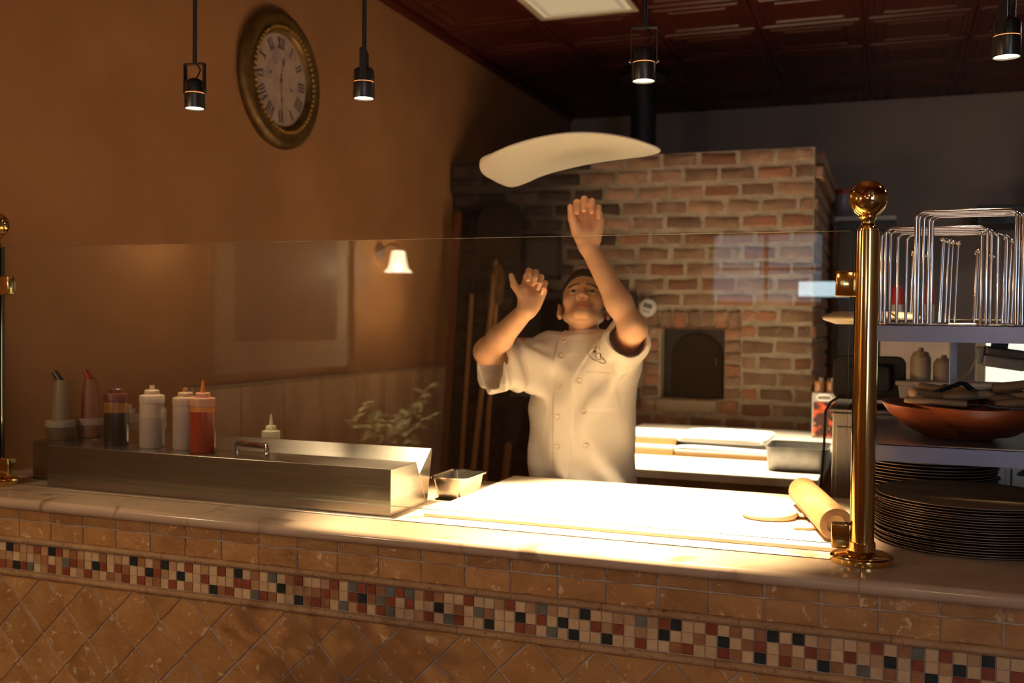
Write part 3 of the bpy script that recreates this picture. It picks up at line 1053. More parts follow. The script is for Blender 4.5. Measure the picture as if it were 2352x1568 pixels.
sc = thing('dough_scraper', 'flat steel dough scraper lying under the rolling pin', 'scraper', (-0.175, 2.735, CT + 0.0121), (0, 0, 0.12))
MB().box((-0.075, -0.045, 0.0), (0.055, 0.045, 0.0018)).build('blade', M_CHROME, sc)
MB().box((-0.080, -0.018, 0.0018), (0.0, 0.012, 0.010)).build('grip', mat('wooden_grip', (0.55, 0.36, 0.18), 0.5), sc, bevel=0.003)
mb = MB()
pts = [(-0.035, -0.02), (0.0, -0.028), (0.04, -0.02), (0.045, 0.012), (0.02, 0.022), (-0.012, 0.014), (-0.03, 0.016)]
mb.prism(pts, 'z', 0.0, 0.010)
tag(mb.build('dough_scrap', M_RAW, loc=(-0.190, 2.590, CT + 0.0122), rot=(0, 0, 0.4), bevel=0.004, smooth=60), 'torn scrap of dough beside the rolling pin', 'dough')

# ================================================================== SHELF RACK on the right
rk = thing('shelf_rack', 'two tier satin steel shelf rack standing on the counter right of the post', 'shelf', (-0.06, 2.60, CT))
SX0, SX1, SY0, SY1 = -0.070, 1.45, 2.60, 3.30
for (zt, nm) in ((1.459, 'upper_shelf'), (1.169, 'lower_shelf')):
    mb = MB()
    mb.box((SX0 + 0.06, 0.0, zt - CT - 0.0015), (SX1 + 0.06, SY1 - 2.60, zt - CT))
    mb.box((SX0 + 0.06, 0.0, zt - CT - 0.040), (SX1 + 0.06, 0.0015, zt - CT))
    mb.box((SX0 + 0.06, SY1 - 2.6 - 0.0015, zt - CT - 0.040), (SX1 + 0.06, SY1 - 2.60, zt - CT))
    mb.box((SX0 + 0.06, 0.0, zt - CT - 0.040), (SX0 + 0.0615, SY1 - 2.60, zt - CT))
    mb.build(nm, M_SHELF, rk)
for (px_, py_) in ((-0.055, 3.27), (0.177, 3.27), (0.95, 3.27), (1.40, 3.27), (-0.055, 2.66), (1.40, 2.66)):
    MB().box((px_ + 0.06 - 0.011, py_ - 2.60 - 0.011, 0.0), (px_ + 0.06 + 0.011, py_ - 2.60 + 0.011, 1.419 - CT)).build('upright', M_SHELF, rk, bevel=0.002)


# chrome wire stands: hoop in front, feet running back, ball topped rear rods
def stand_mesh(wd, ht, dp, r=0.0042, rad=0.018):
    hoop = MB()
    L, R = -wd / 2, wd / 2
    path = [(L, 0.0, r)] + [(L, 0, ht * 0.5)] + arc((L + rad, ht - rad), rad, 180, 90, 6) + arc((R - rad, ht - rad), rad, 90, 0, 6) + [(R, 0, ht * 0.5), (R, 0.0, r)]
    hoop.tube(path, r, 10)
    rods, feet = [], []
    for s in (L, R):
        s2 = s * 0.93 if s > 0 else s * 0.42
        f_ = MB().tube([(s, 0.0, r), (s2, dp, r)], r * 0.9, 8)
        feet.append(f_)
        q = MB().tube([(s2, dp, r), (s2 + 0.006, dp + 0.004, ht * 0.80)], r * 0.75, 8)
        b = MB().sphere((s2 + 0.006, dp + 0.004, ht * 0.80 + r), r * 1.7, 14, 8)
        rods.append((q, b))
    back = MB().tube([(L * 0.42, dp, r), (R * 0.93, dp, r)], r * 0.9, 8)
    return hoop, feet, rods, back


def make_stand(label, loc, rz, wd, ht, dp):
    t = thing('wire_stand', label, 'wire stand', loc, (0, 0, rz), 'chrome pizza stands nested on the upper shelf')
    hoop, feet, rods, back = stand_mesh(wd, ht, dp)
    hoop.build('hoop', M_CHROME, t, smooth=60)
    back.build('back_bar', M_CHROME, t, smooth=60)
    for f_ in feet:
        f_.build('foot', M_CHROME, t, smooth=60)
    for q, b in rods:
        ro = q.build('rod', M_CHROME, t, smooth=60)
        b.build('ball_tip', M_CHROME, ro, smooth=80)
    return t


ZS = 1.4592
sA = make_stand('chrome wire pizza stand, front hoop of the taller nested set', (0.166, 2.665, ZS), 0.0, 0.222, 0.278, 0.21)
names = ['second', 'third', 'fourth', 'fifth']
for k in range(4):
    o = dup(sA, (0.166 + 0.009 * (k + 1) + random.uniform(-0.002, 0.004), 2.665 + 0.016 * (k + 1), ZS), (0, 0, random.uniform(-0.015, 0.03)),
            'chrome wire pizza stand, %s hoop from the front of the taller set' % names[k])
    o.scale = (1, 1, 1 - 0.006 * (k + 1))
sB = make_stand('chrome wire pizza stand, front hoop of the lower set beside the post', (0.105, 2.795, ZS), 0.02, 0.240, 0.250, 0.20)
for k in range(4):
    o = dup(sB, (0.105 + (0.012, -0.010, 0.030, 0.052)[k], 2.795 + 0.018 * (k + 1), ZS), (0, 0, (0.05, -0.03, 0.02, 0.06)[k]),
            'chrome wire pizza stand, %s hoop from the front of the lower set' % names[k])
    o.scale = (1, 1, 1 - 0.012 * (k + 1))

# white plates / lids on the upper shelf, seen through the stands
lid_m = mat('cream_lid', (0.66, 0.55, 0.38), 0.4)
t = thing('serving_tray', 'cream oval tray overhanging the left end of the upper shelf', 'tray', (-0.045, 3.02, ZS), (0.0, 0.0, 0.1))
MB().lathe([(0.0, 0.0), (0.10, 0.0), (0.135, 0.012), (0.137, 0.016), (0.134, 0.017), (0.10, 0.006), (0.0, 0.005)], 48).build('dish', lid_m, t, smooth=50)
t = thing('serving_tray', 'cream oval tray lying upside down on the overhanging tray', 'tray', (-0.048, 3.02, ZS + 0.030), (PI, 0.0, 0.0))
MB().lathe([(0.0, -0.006), (0.10, -0.006), (0.135, 0.008), (0.137, 0.011), (0.134, 0.012), (0.10, -0.001), (0.0, -0.002)], 48).build('dish', lid_m, t, smooth=50)
for i, (x, y, lb) in enumerate(((0.29, 3.12, 'cream tray lying flat behind the chrome stands'), (0.56, 3.10, 'cream tray at the far right behind the chrome stands'))):
    t = thing('serving_tray', lb, 'tray', (x, y, ZS), (0, 0, 0))
    MB().lathe([(0.0, 0.0), (0.10, 0.0), (0.145, 0.012), (0.147, 0.016), (0.143, 0.017), (0.10, 0.006), (0.0, 0.005)], 48).build('dish', lid_m, t, smooth=50)


# wooden bowls with utensils
def bowl(label, loc, R, h, group):
    o = MB().lathe([(0.0, 0.0), (0.075, 0.0), (0.085, 0.003), (R * 0.72, h * 0.35), (R * 0.90, h * 0.68), (R, h), (R - 0.004, h + 0.002), (R - 0.010, h), (R * 0.86, h * 0.66), (R * 0.68, h * 0.38), (0.07, 0.012), (0.0, 0.010)], 72)
    v2 = []
    for (x, y, z) in o.v:
        a = math.atan2(y, x)
        v2.append((x, y * 0.98, z * (1 + 0.05 * math.cos(2 * a + 0.3))))
    o.v = v2
    q = o.build('wooden_bowl', M_BOWL, loc=loc, smooth=50)
    return tag(q, label, 'bowl', group)


bowl('red brown wooden salad bowl filled with utensils', (0.214, 2.80, 1.1692 + 0.014), 0.180, 0.078, 'nested wooden bowls')
bowl('red brown wooden salad bowl nested beneath the utensil bowl', (0.172, 2.845, 1.1692), 0.192, 0.086, 'nested wooden bowls')


def frame_from(a, b):
    a, b = Vector(a), Vector(b)
    z = (b - a).normalized()
    x = Vector((0, 0, 1)).cross(z)
    if x.length < 1e-4:
        x = Vector((1, 0, 0))
    x.normalize()
    y = z.cross(x)
    return Matrix(((x.x, y.x, z.x, a.x), (x.y, y.y, z.y, a.y), (x.z, y.z, z.z, a.z), (0, 0, 0, 1))), (b - a).length


M_HAND = mat('worn_handle_wood', (0.36, 0.23, 0.13), 0.6, col2=(0.26, 0.15, 0.08), ns=12, stretch=(1, 1, 0.2), rnd=0.2)
M_BLADE = mat('dark_blade', (0.07, 0.065, 0.06), 0.35, 0.8)


def utensil(label, a, b, rh=0.010, hl=0.5, kind='server', bw=0.03):
    """handle from a to part of the way to b, blade to b"""
    M, L = frame_from(a, b)
    t = thing('pizza_server' if kind == 'server' else 'wooden_spoon', label, 'utensil', (0, 0, 0), (0, 0, 0), 'utensils in the wooden bowl')
    t.matrix_world = M
    hL = L * hl
    MB().lathe([(0.0, 0.0), (rh * 0.7, 0.001), (rh, 0.006), (rh * 0.9, hL * 0.5), (rh, hL - 0.004), (rh * 0.8, hL), (0.0, hL)], 16, M=Matrix.Diagonal((1.25, 0.85, 1, 1))).build('handle', M_HAND, t, smooth=50)
    if kind == 'server':
        MB().prism([(-0.004, hL * 0.95), (0.004, hL * 0.95), (0.006, hL + 0.03), (bw, hL + 0.045), (bw * 0.8, L * 0.92), (0.0, L), (-bw * 0.8, L * 0.92), (-bw, hL + 0.045), (-0.006, hL + 0.03)], 'y', -0.001, 0.001).build('blade', M_BLADE, t)
    else:
        MB().sphere((0, 0, hL + 0.03), 0.040, 20, 12, sc=(0.9, 0.35, 1.2)).build('spoon_head', M_HAND, t, smooth=80)
    return t


ZB = 1.1692 + 0.014 + 0.078
utensil('wooden handled pizza server laid across the near rim of the bowl', (0.035, 2.700, ZB + 0.012), (0.335, 2.690, ZB + 0.000), 0.0100, 0.48)
utensil('fat wooden spoon with its rounded head up in the bowl', (0.300, 2.84, ZB + 0.030), (0.105, 2.74, ZB + 0.018), 0.015, 0.55, 'spoon')
utensil('pizza server with stubby handle end pointing left in the bowl', (0.052, 2.73, ZB + 0.030), (0.26, 2.86, ZB - 0.014), 0.016, 0.35)
utensil('pizza server with worn handle pointing right, topmost in the bowl', (0.375, 2.78, ZB + 0.062), (0.16, 2.79, ZB + 0.028), 0.016, 0.62)
utensil('pizza server with handle at the right, second from the top', (0.392, 2.80, ZB + 0.037), (0.19, 2.84, ZB + 0.006), 0.0155, 0.6)
utensil('pizza server with handle at the right, lowest over the rim', (0.372, 2.74, ZB + 0.020), (0.17, 2.80, ZB - 0.012), 0.0155, 0.6)
utensil('wooden spoon lying deep in the middle of the bowl', (0.135, 2.93, ZB + 0.030), (0.31, 2.77, ZB + 0.012), 0.015, 0.6, 'spoon')
utensil('pizza server with pale handle leaning on the far rim of the bowl', (0.075, 2.93, ZB + 0.034), (0.30, 2.85, ZB + 0.004), 0.014, 0.55)
to = thing('serving_tongs', 'black angled tongs standing up out of the bowl', 'tongs', (0.17, 2.80, ZB))
MB().tube([(-0.10, -0.03, 0.012), (0.0, 0.0, 0.052), (0.012, 0.0, 0.050), (0.060, 0.01, 0.006)], [0.004, 0.005, 0.006, 0.008], 8).build('bent_arm', M_BLACKP, to, smooth=50)
MB().tube([(-0.10, -0.02, 0.010), (0.0, 0.012, 0.050), (0.012, 0.012, 0.048), (0.055, 0.02, 0.006)], [0.004, 0.005, 0.006, 0.008], 8).build('bent_arm', M_BLACKP, to, smooth=50)


# pizza pans in two stacks under the lower shelf
def pan_mesh(R):
    return MB().lathe([(0.0, 0.0), (R - 0.022, 0.0), (R - 0.004, 0.0045), (R, 0.0052), (R, 0.0068), (R - 0.004, 0.0066), (R - 0.024, 0.0016), (0.0, 0.0014)], 72).mesh('pizza_pan', M_PANIRON, smooth=35)


PAN = pan_mesh(0.212)
z = CT
NP = 19
ords = ['topmost', 'second', 'third', 'fourth', 'fifth', 'sixth', 'seventh', 'eighth', 'ninth', 'tenth', 'eleventh', 'twelfth', 'thirteenth', 'fourteenth', 'fifteenth', 'sixteenth', 'seventeenth', 'eighteenth', 'bottom']
for k in range(NP):
    i = NP - 1 - k
    lb = 'round dark pizza pan, %s of the near stack on the counter' % (ords[i] if i in (0, 18) else ords[i] + ' from the top')
    o = obj('pizza_pan', PAN, None, (0.180 + random.uniform(-0.006, 0.006), 2.655 + random.uniform(-0.005, 0.005), z), (0, 0, random.uniform(0, 6)))
    tag(o, lb, 'pizza pan', 'near stack of pizza pans')
    z += 0.0060
PAN2 = pan_mesh(0.185)
z = CT
for k in range(19):
    i = 18 - k
    lb = 'round dark pizza pan, %s of the far stack behind the near pans' % (ords[i] if i in (0, 18) else ords[i] + ' from the top')
    o = obj('pizza_pan', PAN2, None, (0.105 + random.uniform(-0.006, 0.006), 3.075 + random.uniform(-0.006, 0.006), z), (0, 0, random.uniform(0, 6)))
    tag(o, lb, 'pizza pan', 'far stack of pizza pans')
    z += 0.0085

# binder clip hanging under the lower shelf
bc = thing('hanging_hook', 'small dark metal hanger hook under the lower shelf', 'hook', (0.345, 2.95, 1.128))
MB().tube([(0, 0, 0), (0, 0, -0.045)], 0.0025, 8).build('rod', M_IRON, bc)
MB().prism([(-0.025, -0.062), (0.030, -0.066), (0.030, -0.056), (0.010, -0.045), (-0.008, -0.043), (-0.025, -0.056)], 'y', -0.002, 0.002).build('plate', M_IRON, bc)

# handheld scanner like grey case under the upper shelf and paper ribbon
gp = thing('ticket_printer', 'grey ticket printer tilted under the upper shelf', 'printer', (0.285, 3.22, 1.318), (0.0, 0.13, 0.0))
MB().box((-0.040, -0.05, 0.022), (0.070, 0.05, 0.055)).build('case', mat('grey_case', (0.24, 0.21, 0.19), 0.6), gp, bevel=0.006)
MB().box((-0.038, -0.052, 0.0552), (0.074, 0.048, 0.080)).build('cover', mat('dark_case', (0.05, 0.04, 0.04), 0.5), gp, bevel=0.006)
MB().box((-0.056, -0.045, 0.026), (-0.0402, 0.045, 0.075)).build('end_cap', mat('green_grey', (0.20, 0.22, 0.21), 0.5), gp, bevel=0.004)
# bracket up to the shelf
MB().box((-0.02, -0.03, 0.0801), (0.02, 0.03, 0.098)).build('hanger', mat('dark_case', (0.05, 0.04, 0.04), 0.5), gp)
rb = MB()
pth = [(0.236, 3.22, 1.368), (0.228, 3.22, 1.345), (0.216, 3.215, 1.322), (0.196, 3.21, 1.305), (0.178, 3.21, 1.300)]
vs = []
for p in pth:
    vs += [(p[0], p[1] - 0.012, p[2]), (p[0], p[1] + 0.012, p[2]), (p[0] + 0.0012, p[1] + 0.012, p[2] + 0.001), (p[0] + 0.0012, p[1] - 0.012, p[2] + 0.001)]
rb.add(vs, [(4 * i + a, 4 * i + b_, 4 * i + 4 + b_, 4 * i + 4 + a) for i in range(4) for a, b_ in ((0, 1), (1, 2), (2, 3), (3, 0))] + [(0, 1, 2, 3), (16, 17, 18, 19)])
tag(rb.build('paper_strip', mat('yellowed_paper', (0.62, 0.54, 0.30), 0.8)), 'curled strip of yellowed paper hanging from the ticket printer', 'paper')

# ================================================================== PENDANT SPOTLIGHTS
ring_m = emis('lamp_glow_ring', (1.0, 0.32, 0.10), 1.6)
lens_m = emis('lamp_lens', (1.0, 0.80, 0.48), 14.0)


def pendant(label, loc, rz, aim, power, spot=80, col=WARM, group='black spot pendants over the counter', top=CEIL):
    x, y, zb = loc
    t = thing('pendant_spotlight', label, 'pendant lamp', (x, y, zb), (0, 0, rz), group)
    yz = 0.052
    MB().tube([(0, 0, 0.135), (0, 0, top - zb + 0.01)], 0.0065, 12).build('rod', M_BLACKM, t, smooth=60)
    MB().lathe([(0.0, top - zb - 0.025), (0.03, top - zb - 0.02), (0.045, top - zb), (0.0, top - zb)], 24).build('canopy', M_BLACKM, t, smooth=40)
    yk = MB()
    yk.box((-0.0335, -0.009, yz - 0.006), (-0.0315, 0.009, 0.135)).box((0.0315, -0.009, yz - 0.006), (0.0335, 0.009, 0.135)).box((-0.0335, -0.009, 0.1335), (0.0335, 0.009, 0.136))
    yk.build('yoke', M_BLACKM, t)
    h = MB().lathe([(0.0, 0.092), (0.012, 0.091), (0.020, 0.086), (0.027, 0.082), (0.0295, 0.076), (0.0295, 0.0475), (0.0280, 0.0470)], 40, cap=False).build('housing', M_BLACKM, t, smooth=40)
    MB().lathe([(0.0282, 0.0475), (0.0282, 0.0452)], 40, cap=False).build('glow_ring', ring_m, h)
    MB().lathe([(0.0282, 0.0452), (0.0302, 0.0448), (0.0302, 0.002), (0.0295, 0.0), (0.0270, 0.0), (0.0265, 0.006)], 40, cap=False).build('snoot', M_BLACKM, t, smooth=40)
    MB().lathe([(0.0265, 0.004), (0.0, 0.0045)], 32, cap=False).build('lens', lens_m, t)
    for s in (-1, 1):
        MB().lathe([(0.0, 0.0), (0.005, 0.0), (0.005, 0.005), (0.0, 0.005)], 12, M=Matrix.Translation((s * 0.0335, 0, yz)) @ Matrix.Rotation(s * PI / 2, 4, 'Y')).build('pivot_screw', M_BLACKM, t)
    MB().tube([(0.0, 0.004, 0.090), (0.010, 0.006, 0.105), (0.018, 0.002, 0.118), (0.008, 0.0, 0.133)], 0.0022, 8).build('lamp_wire', M_BLACKP, t)
    li = bpy.data.lights.new('spot_lamp', 'SPOT')
    li.energy = power
    li.color = col
    li.spot_size = math.radians(spot)
    li.spot_blend = 0.7
    li.shadow_soft_size = 0.022
    lo = bpy.data.objects.new('spot_lamp', li)
    COL.objects.link(lo)
    lo.parent = t
    lo.location = (0, 0, -0.002)
    dv = Vector(aim) - Vector(loc)
    q = dv.to_track_quat('-Z', 'Y')
    lo.rotation_euler = (Matrix.Rotation(-rz, 3, 'Z') @ q.to_matrix()).to_euler()
    return t


pendant('black spotlight pendant with wide yoke hanging left of the clock', (-1.983, 2.53, 2.088), 0.1, (-1.95, 2.50, CT), PENDANT_W * 0.030, 52)
pendant('black spotlight pendant turned sideways hanging right of the clock', (-1.404, 2.53, 2.080), 1.95, (-1.04, 2.46, CT), PENDANT_W * 0.50, 50)
pendant('black spotlight pendant with wide yoke hanging above the tossed dough', (-0.599, 2.53, 2.071), 0.2, (-0.62, 2.58, CT), PENDANT_W * 1.15, 61)
pendant('black spotlight pendant at the far right above the wire stands', (0.234, 2.53, 2.065), 1.2, (0.26, 2.85, 1.45), PENDANT_W * 0.16, 52)
pendant('black spotlight pendant over the left end of the back worktable', (-1.15, 4.55, 3.10), 0.1, (-0.95, 4.7, 0.86), WORK_W, 58, WORKCOL, 'black spot pendants over the worktable')
pendant('black spotlight pendant over the right end of the back worktable', (-0.45, 4.55, 3.10), 0.1, (-0.55, 4.6, 0.86), WORK_W * 0.9, 58, WORKCOL, 'black spot pendants over the worktable')
pendant('added black spotlight pendant, out of view, brightening the potted plant', (-1.87, 1.56, 2.55), 0.1, (-1.80, 1.17, 1.05), PENDANT_W * 0.34, 30, WARM, 'added spot to brighten the plant')  # extra spot put in so the plant shows in the glass

# ================================================================== WALL CLOCK
ck = thing('wall_clock', 'round antique gilt wall clock with roman numerals on the ochre wall', 'clock', (WX, 4.075, 2.575))
RX = Matrix.Rotation(PI / 2, 4, 'Y')
gilt = mat('antique_gilt', (0.20, 0.115, 0.028), 0.42, 0.55, col2=(0.10, 0.055, 0.015), ns=14, bump=0.3, bs=60)
R0 = 0.322
MB().lathe([(0.20, 0.0), (R0 - 0.005, 0.0), (R0, 0.012), (R0 - 0.004, 0.030), (R0 - 0.022, 0.044), (R0 - 0.040, 0.046), (R0 - 0.055, 0.038), (R0 - 0.068, 0.036), (R0 - 0.080, 0.044), (R0 - 0.094, 0.040), (0.216, 0.022), (0.212, 0.014), (0.20, 0.014)], 96, cap=False, M=RX).build('frame', gilt, ck, smooth=50)
bead = mat('gilt_bead', (0.52, 0.32, 0.07), 0.3, 0.8)
bm_ = MB()
for k in range(60):
    a = 2 * PI * k / 60
    bm_.sphere((0.044, 0.243 * math.sin(a), 0.243 * math.cos(a)), 0.0085, 10, 6)
o = bm_.build('bead_ring', bead, ck, smooth=80)
o['kind'] = 'stuff'
MB().lathe([(0.0, 0.014), (0.214, 0.014), (0.214, 0.017), (0.0, 0.0172)], 96, M=RX).build('dial', mat('aged_dial', (0.56, 0.41, 0.29), 0.7, col2=(0.42, 0.29, 0.23), ns=10, vein=((0.24, 0.16, 0.22), 7.0, 0.60, 0.6)), ck)
ink = mat('numeral_ink', (0.045, 0.033, 0.045), 0.8)
ROM = ['XII', 'I', 'II', 'III', 'IIII', 'V', 'VI', 'VII', 'VIII', 'IX', 'X', 'XI']


def stroke(mb, p, q, wd, th, ph):
    """bar in dial plane from p to q (a right, b up), rotated clockwise by th"""
    def rot(pt):
        a, b = pt
        return (a * math.cos(th) + b * math.sin(th), -a * math.sin(th) + b * math.cos(th))
    p, q = Vector((*p, 0)), Vector((*q, 0))
    d_ = (q - p).normalized()
    n_ = Vector((-d_.y, d_.x, 0)) * wd / 2
    pts = [p - n_, q - n_, q + n_, p + n_]
    vs = []
    for h in (0.0170, 0.0182):
        for c in pts:
            a, b = rot((c.x, c.y))
            vs.append((h, a, b))
    mb.add(vs, [(0, 3, 2, 1), (4, 5, 6, 7), (0, 1, 5, 4), (1, 2, 6, 5), (2, 3, 7, 6), (3, 0, 4, 7)])


for k, s in enumerate(ROM):
    th = 2 * PI * k / 12
    wid = {'I': 0.016, 'V': 0.026, 'X': 0.028}
    W = sum(wid[c] for c in s)
    mb = MB()
    x = -W / 2
    b0, b1 = 0.146, 0.196
    for c in s:
        w_ = wid[c]
        xm = x + w_ / 2
        if c == 'I':
            stroke(mb, (xm, b0), (xm, b1), 0.0075, th, 0)
        elif c == 'V':
            stroke(mb, (xm - 0.009, b1), (xm, b0), 0.0085, th, 0)
            stroke(mb, (xm + 0.009, b1), (xm, b0), 0.0035, th, 0)
        else:
            stroke(mb, (xm - 0.009, b1), (xm + 0.009, b0), 0.0085, th, 0)
            stroke(mb, (xm + 0.009, b1), (xm - 0.009, b0), 0.0035, th, 0)
        x += w_
    stroke(mb, (-W / 2, b1), (W / 2, b1), 0.0022, th, 0)
    stroke(mb, (-W / 2, b0), (W / 2, b0), 0.0022, th, 0)
    mb.build('numeral', ink, ck)
hm = mat('clock_hand', (0.13, 0.06, 0.035), 0.6)
mb = MB()
stroke(mb, (0, -0.02), (0, 0.10), 0.006, math.radians(12), 0)
mb.sphere((0.0185, 0.085 * math.sin(math.radians(12)), 0.085 * math.cos(math.radians(12))), 0.010, 12, 8, sc=(0.2, 1, 1.6))
mb.build('hour_hand', hm, ck)
mb = MB()
stroke(mb, (0, -0.03), (0, 0.165), 0.0055, math.radians(176), 0)
mb.sphere((0.0185, 0.09 * math.sin(math.radians(176)), 0.09 * math.cos(math.radians(176))), 0.008, 12, 8, sc=(0.2, 1, 1.6))
mb.build('minute_hand', hm, ck)
MB().lathe([(0.0, 0.017), (0.009, 0.017), (0.008, 0.021), (0.0, 0.022)], 20, M=RX).build('hand_boss', ink, ck)
for a_, b_ in ((-0.085, 0.02), (0.085, -0.03)):
    MB().lathe([(0.0, 0.0172), (0.007, 0.0172), (0.007, 0.0178), (0.0, 0.0178)], 16, M=Matrix.Translation((0, a_, b_)) @ RX).build('winding_hole', ink, ck)

# ================================================================== BACK WORKTABLE
wt = thing('worktable', 'pale topped worktable in front of the brick oven', 'table', (-0.805, 4.95, 0.0))
MB().box((-0.555, -0.92, 0.825), (0.555, 0.90, 0.860)).build('tabletop', mat('pale_stone_top', (0.72, 0.66, 0.57), 0.45, col2=(0.66, 0.59, 0.5), ns=6), wt, bevel=0.004)
MB().box((-0.535, -0.90, 0.755), (0.535, 0.88, 0.8245)).build('apron_frame', M_DKWOOD, wt)
for sx_ in (-0.49, 0.49):
    for sy_ in (-0.85, 0.83):
        MB().box((sx_ - 0.035, sy_ - 0.035, 0.0), (sx_ + 0.035, sy_ + 0.035, 0.755)).build('leg', M_DKWOOD, wt, bevel=0.004)

gn_pan('baking_tin', 'deep dull aluminium tin on the right corner of the worktable', (-0.345, 4.325, 0.860), 0.245, 0.27, 0.098, M_DULLSTEEL, flange=0.004, rc=0.03, tp=0.008)

# towels on a flat wooden box
bx_ = thing('flat_box', 'shallow white topped wooden box under the folded towels', 'box', (-0.69, 4.68, 0.860))
MB().box((-0.205, -0.20, 0.0), (0.205, 0.20, 0.020)).build('side_walls', mat('box_wood', (0.30, 0.18, 0.07), 0.7), bx_)
MB().box((-0.208, -0.203, 0.0201), (0.208, 0.203, 0.030)).build('lid', M_CARD, bx_, bevel=0.003)


def towel(label, loc, w_, d_, h, seed, group):
    rng = random.Random(seed)
    mb = MB()
    rings = []
    for (ins, z) in ((0.012, 0.0), (0.0, h * 0.3), (0.0, h * 0.7), (0.014, h), ):
        rings.append([(p[0] + rng.uniform(-.003, .003), p[1] + rng.uniform(-.003, .003), z + 0.010 * math.sin(p[0] * 14 + seed) * (z > h * .5)) for p in rrect(w_ - 2 * ins, d_ - 2 * ins, 0.03, 6)])
    loft(mb, rings, cap1=False)
    # humped top
    n = len(rings[-1])
    o = len(mb.v)
    top = [(p[0] * 0.5, p[1] * 0.5, h + 0.012 + 0.008 * math.sin(p[0] * 20 + seed)) for p in rings[-1]]
    base = o - n
    mb.v += top + [(0, 0, h + 0.016)]
    for k in range(n):
        k2 = (k + 1) % n
        mb.f.append((base + k, base + k2, o + k2, o + k))
        mb.f.append((o + k, o + k2, o + n))
        mb.mi += [0, 0]
    q = mb.build('folded_towel', M_LINEN, loc=loc, rot=(0, 0, rng.uniform(-.03, .03)), smooth=60)
    return tag(q, label, 'towel', group)


towel('folded white towel, lower of the two on the flat box', (-0.69, 4.68, 0.8905), 0.42, 0.39, 0.020, 2, 'folded white towels')
towel('folded white towel, upper of the two on the flat box', (-0.70, 4.70, 0.918), 0.40, 0.36, 0.024, 5, 'folded white towels')
for k, (y, z, lb) in enumerate(((4.62, 0.860, 'lower'), (4.70, 0.8985, 'upper'))):
    t = thing('proofing_board', '%s of two white dusted boards stacked beside the cook on the worktable' % lb, 'board', (-1.12, y + 0.02, z), group='dusted boards on the worktable')
    MB().box((-0.215, -0.16, 0.0), (0.215, 0.16, 0.026)).build('board_core', mat('board_core', (0.48, 0.30, 0.12), 0.7), t)
    MB().box((-0.217, -0.162, 0.0261), (0.217, 0.162, 0.038)).build('white_top', M_CARD, t, bevel=0.003)

# box with printed front and jars at the far right end of the table
fb = thing('printed_box', 'white framed box with an orange and red picture by the oven corner', 'box', (-0.315, 5.50, 0.860))
MB().box((-0.062, 0.0, 0.0), (0.062, 0.12, 0.235)).build('case', mat('white_frame_case', (0.34, 0.31, 0.29), 0.5), fb, bevel=0.004)
pm = mat('fire_print', (0.035, 0.006, 0.004), 0.5, col2=(0.75, 0.10, 0.015), ns=26, lo=0.52, hi=0.68, vein=((0.95, 0.55, 0.18), 18.0, 0.62, 0.9))
MB().box((-0.055, -0.002, 0.010), (0.055, 0.0, 0.190)).build('picture', pm, fb)
MB().tube([(-0.030, -0.004, 0.200), (-0.038, -0.006, 0.215), (-0.025, -0.008, 0.228), (0.025, -0.008, 0.228), (0.038, -0.006, 0.215), (0.030, -0.004, 0.200), (-0.030, -0.004, 0.200)], 0.005, 8).build('handle', M_WHITEP, fb)
for k, (x, lb) in enumerate(((-0.345, 'left'), (-0.285, 'right'))):
    j = thing('spice_jar', 'amber spice jar with chrome lid, %s one on the printed box' % lb, 'jar', (x, 5.56, 1.0955), group='spice jars on the printed box')
    MB().lathe([(0.0, 0.0), (0.024, 0.0), (0.026, 0.004), (0.026, 0.055), (0.020, 0.062), (0.0, 0.062)], 24).build('glass', mat('amber_jar', (0.30, 0.12, 0.04), 0.15, spec=0.8), j, smooth=40)
    MB().lathe([(0.0, 0.0621), (0.022, 0.0621), (0.022, 0.080), (0.0, 0.081)], 24).build('lid', M_CHROME, j, smooth=40)

# dark cupboard and fridge right of the oven
dkc = mat('near_black_cabinet', (0.018, 0.018, 0.020), 0.35)
cp = thing('dark_cupboard', 'dark cupboard with grey top edge beside the brick oven', 'cupboard', (-0.155, 7.6, 0.0))
MB().box((-0.20, -0.30, 0.0), (0.16, 0.30, 2.165)).build('carcass', dkc, cp, bevel=0.005)
MB().box((-0.215, -0.33, 2.166), (0.18, 0.31, 2.195)).build('top_board', mat('grey_board', (0.34, 0.33, 0.36), 0.4), cp)
MB().box((-0.19, -0.318, 0.10), (0.15, -0.301, 2.10)).build('cupboard_door', mat('cabinet_door_black', (0.022, 0.023, 0.028), 0.25), cp, bevel=0.004)
jj = thing('storage_jar', 'clear storage jar with red lid on the dark cupboard', 'jar', (-0.325, 7.48, 2.1955))
MB().lathe([(0.0, 0.0), (0.058, 0.0), (0.062, 0.006), (0.062, 0.175), (0.0, 0.175)], 32).build('jar_body', mat('pale_jar', (0.20, 0.19, 0.22), 0.25), jj, smooth=40)
MB().lathe([(0.0, 0.1751), (0.070, 0.1751), (0.070, 0.205), (0.0, 0.207)], 32).build('lid', mat('red_lid', (0.30, 0.015, 0.012), 0.4), jj, smooth=40)

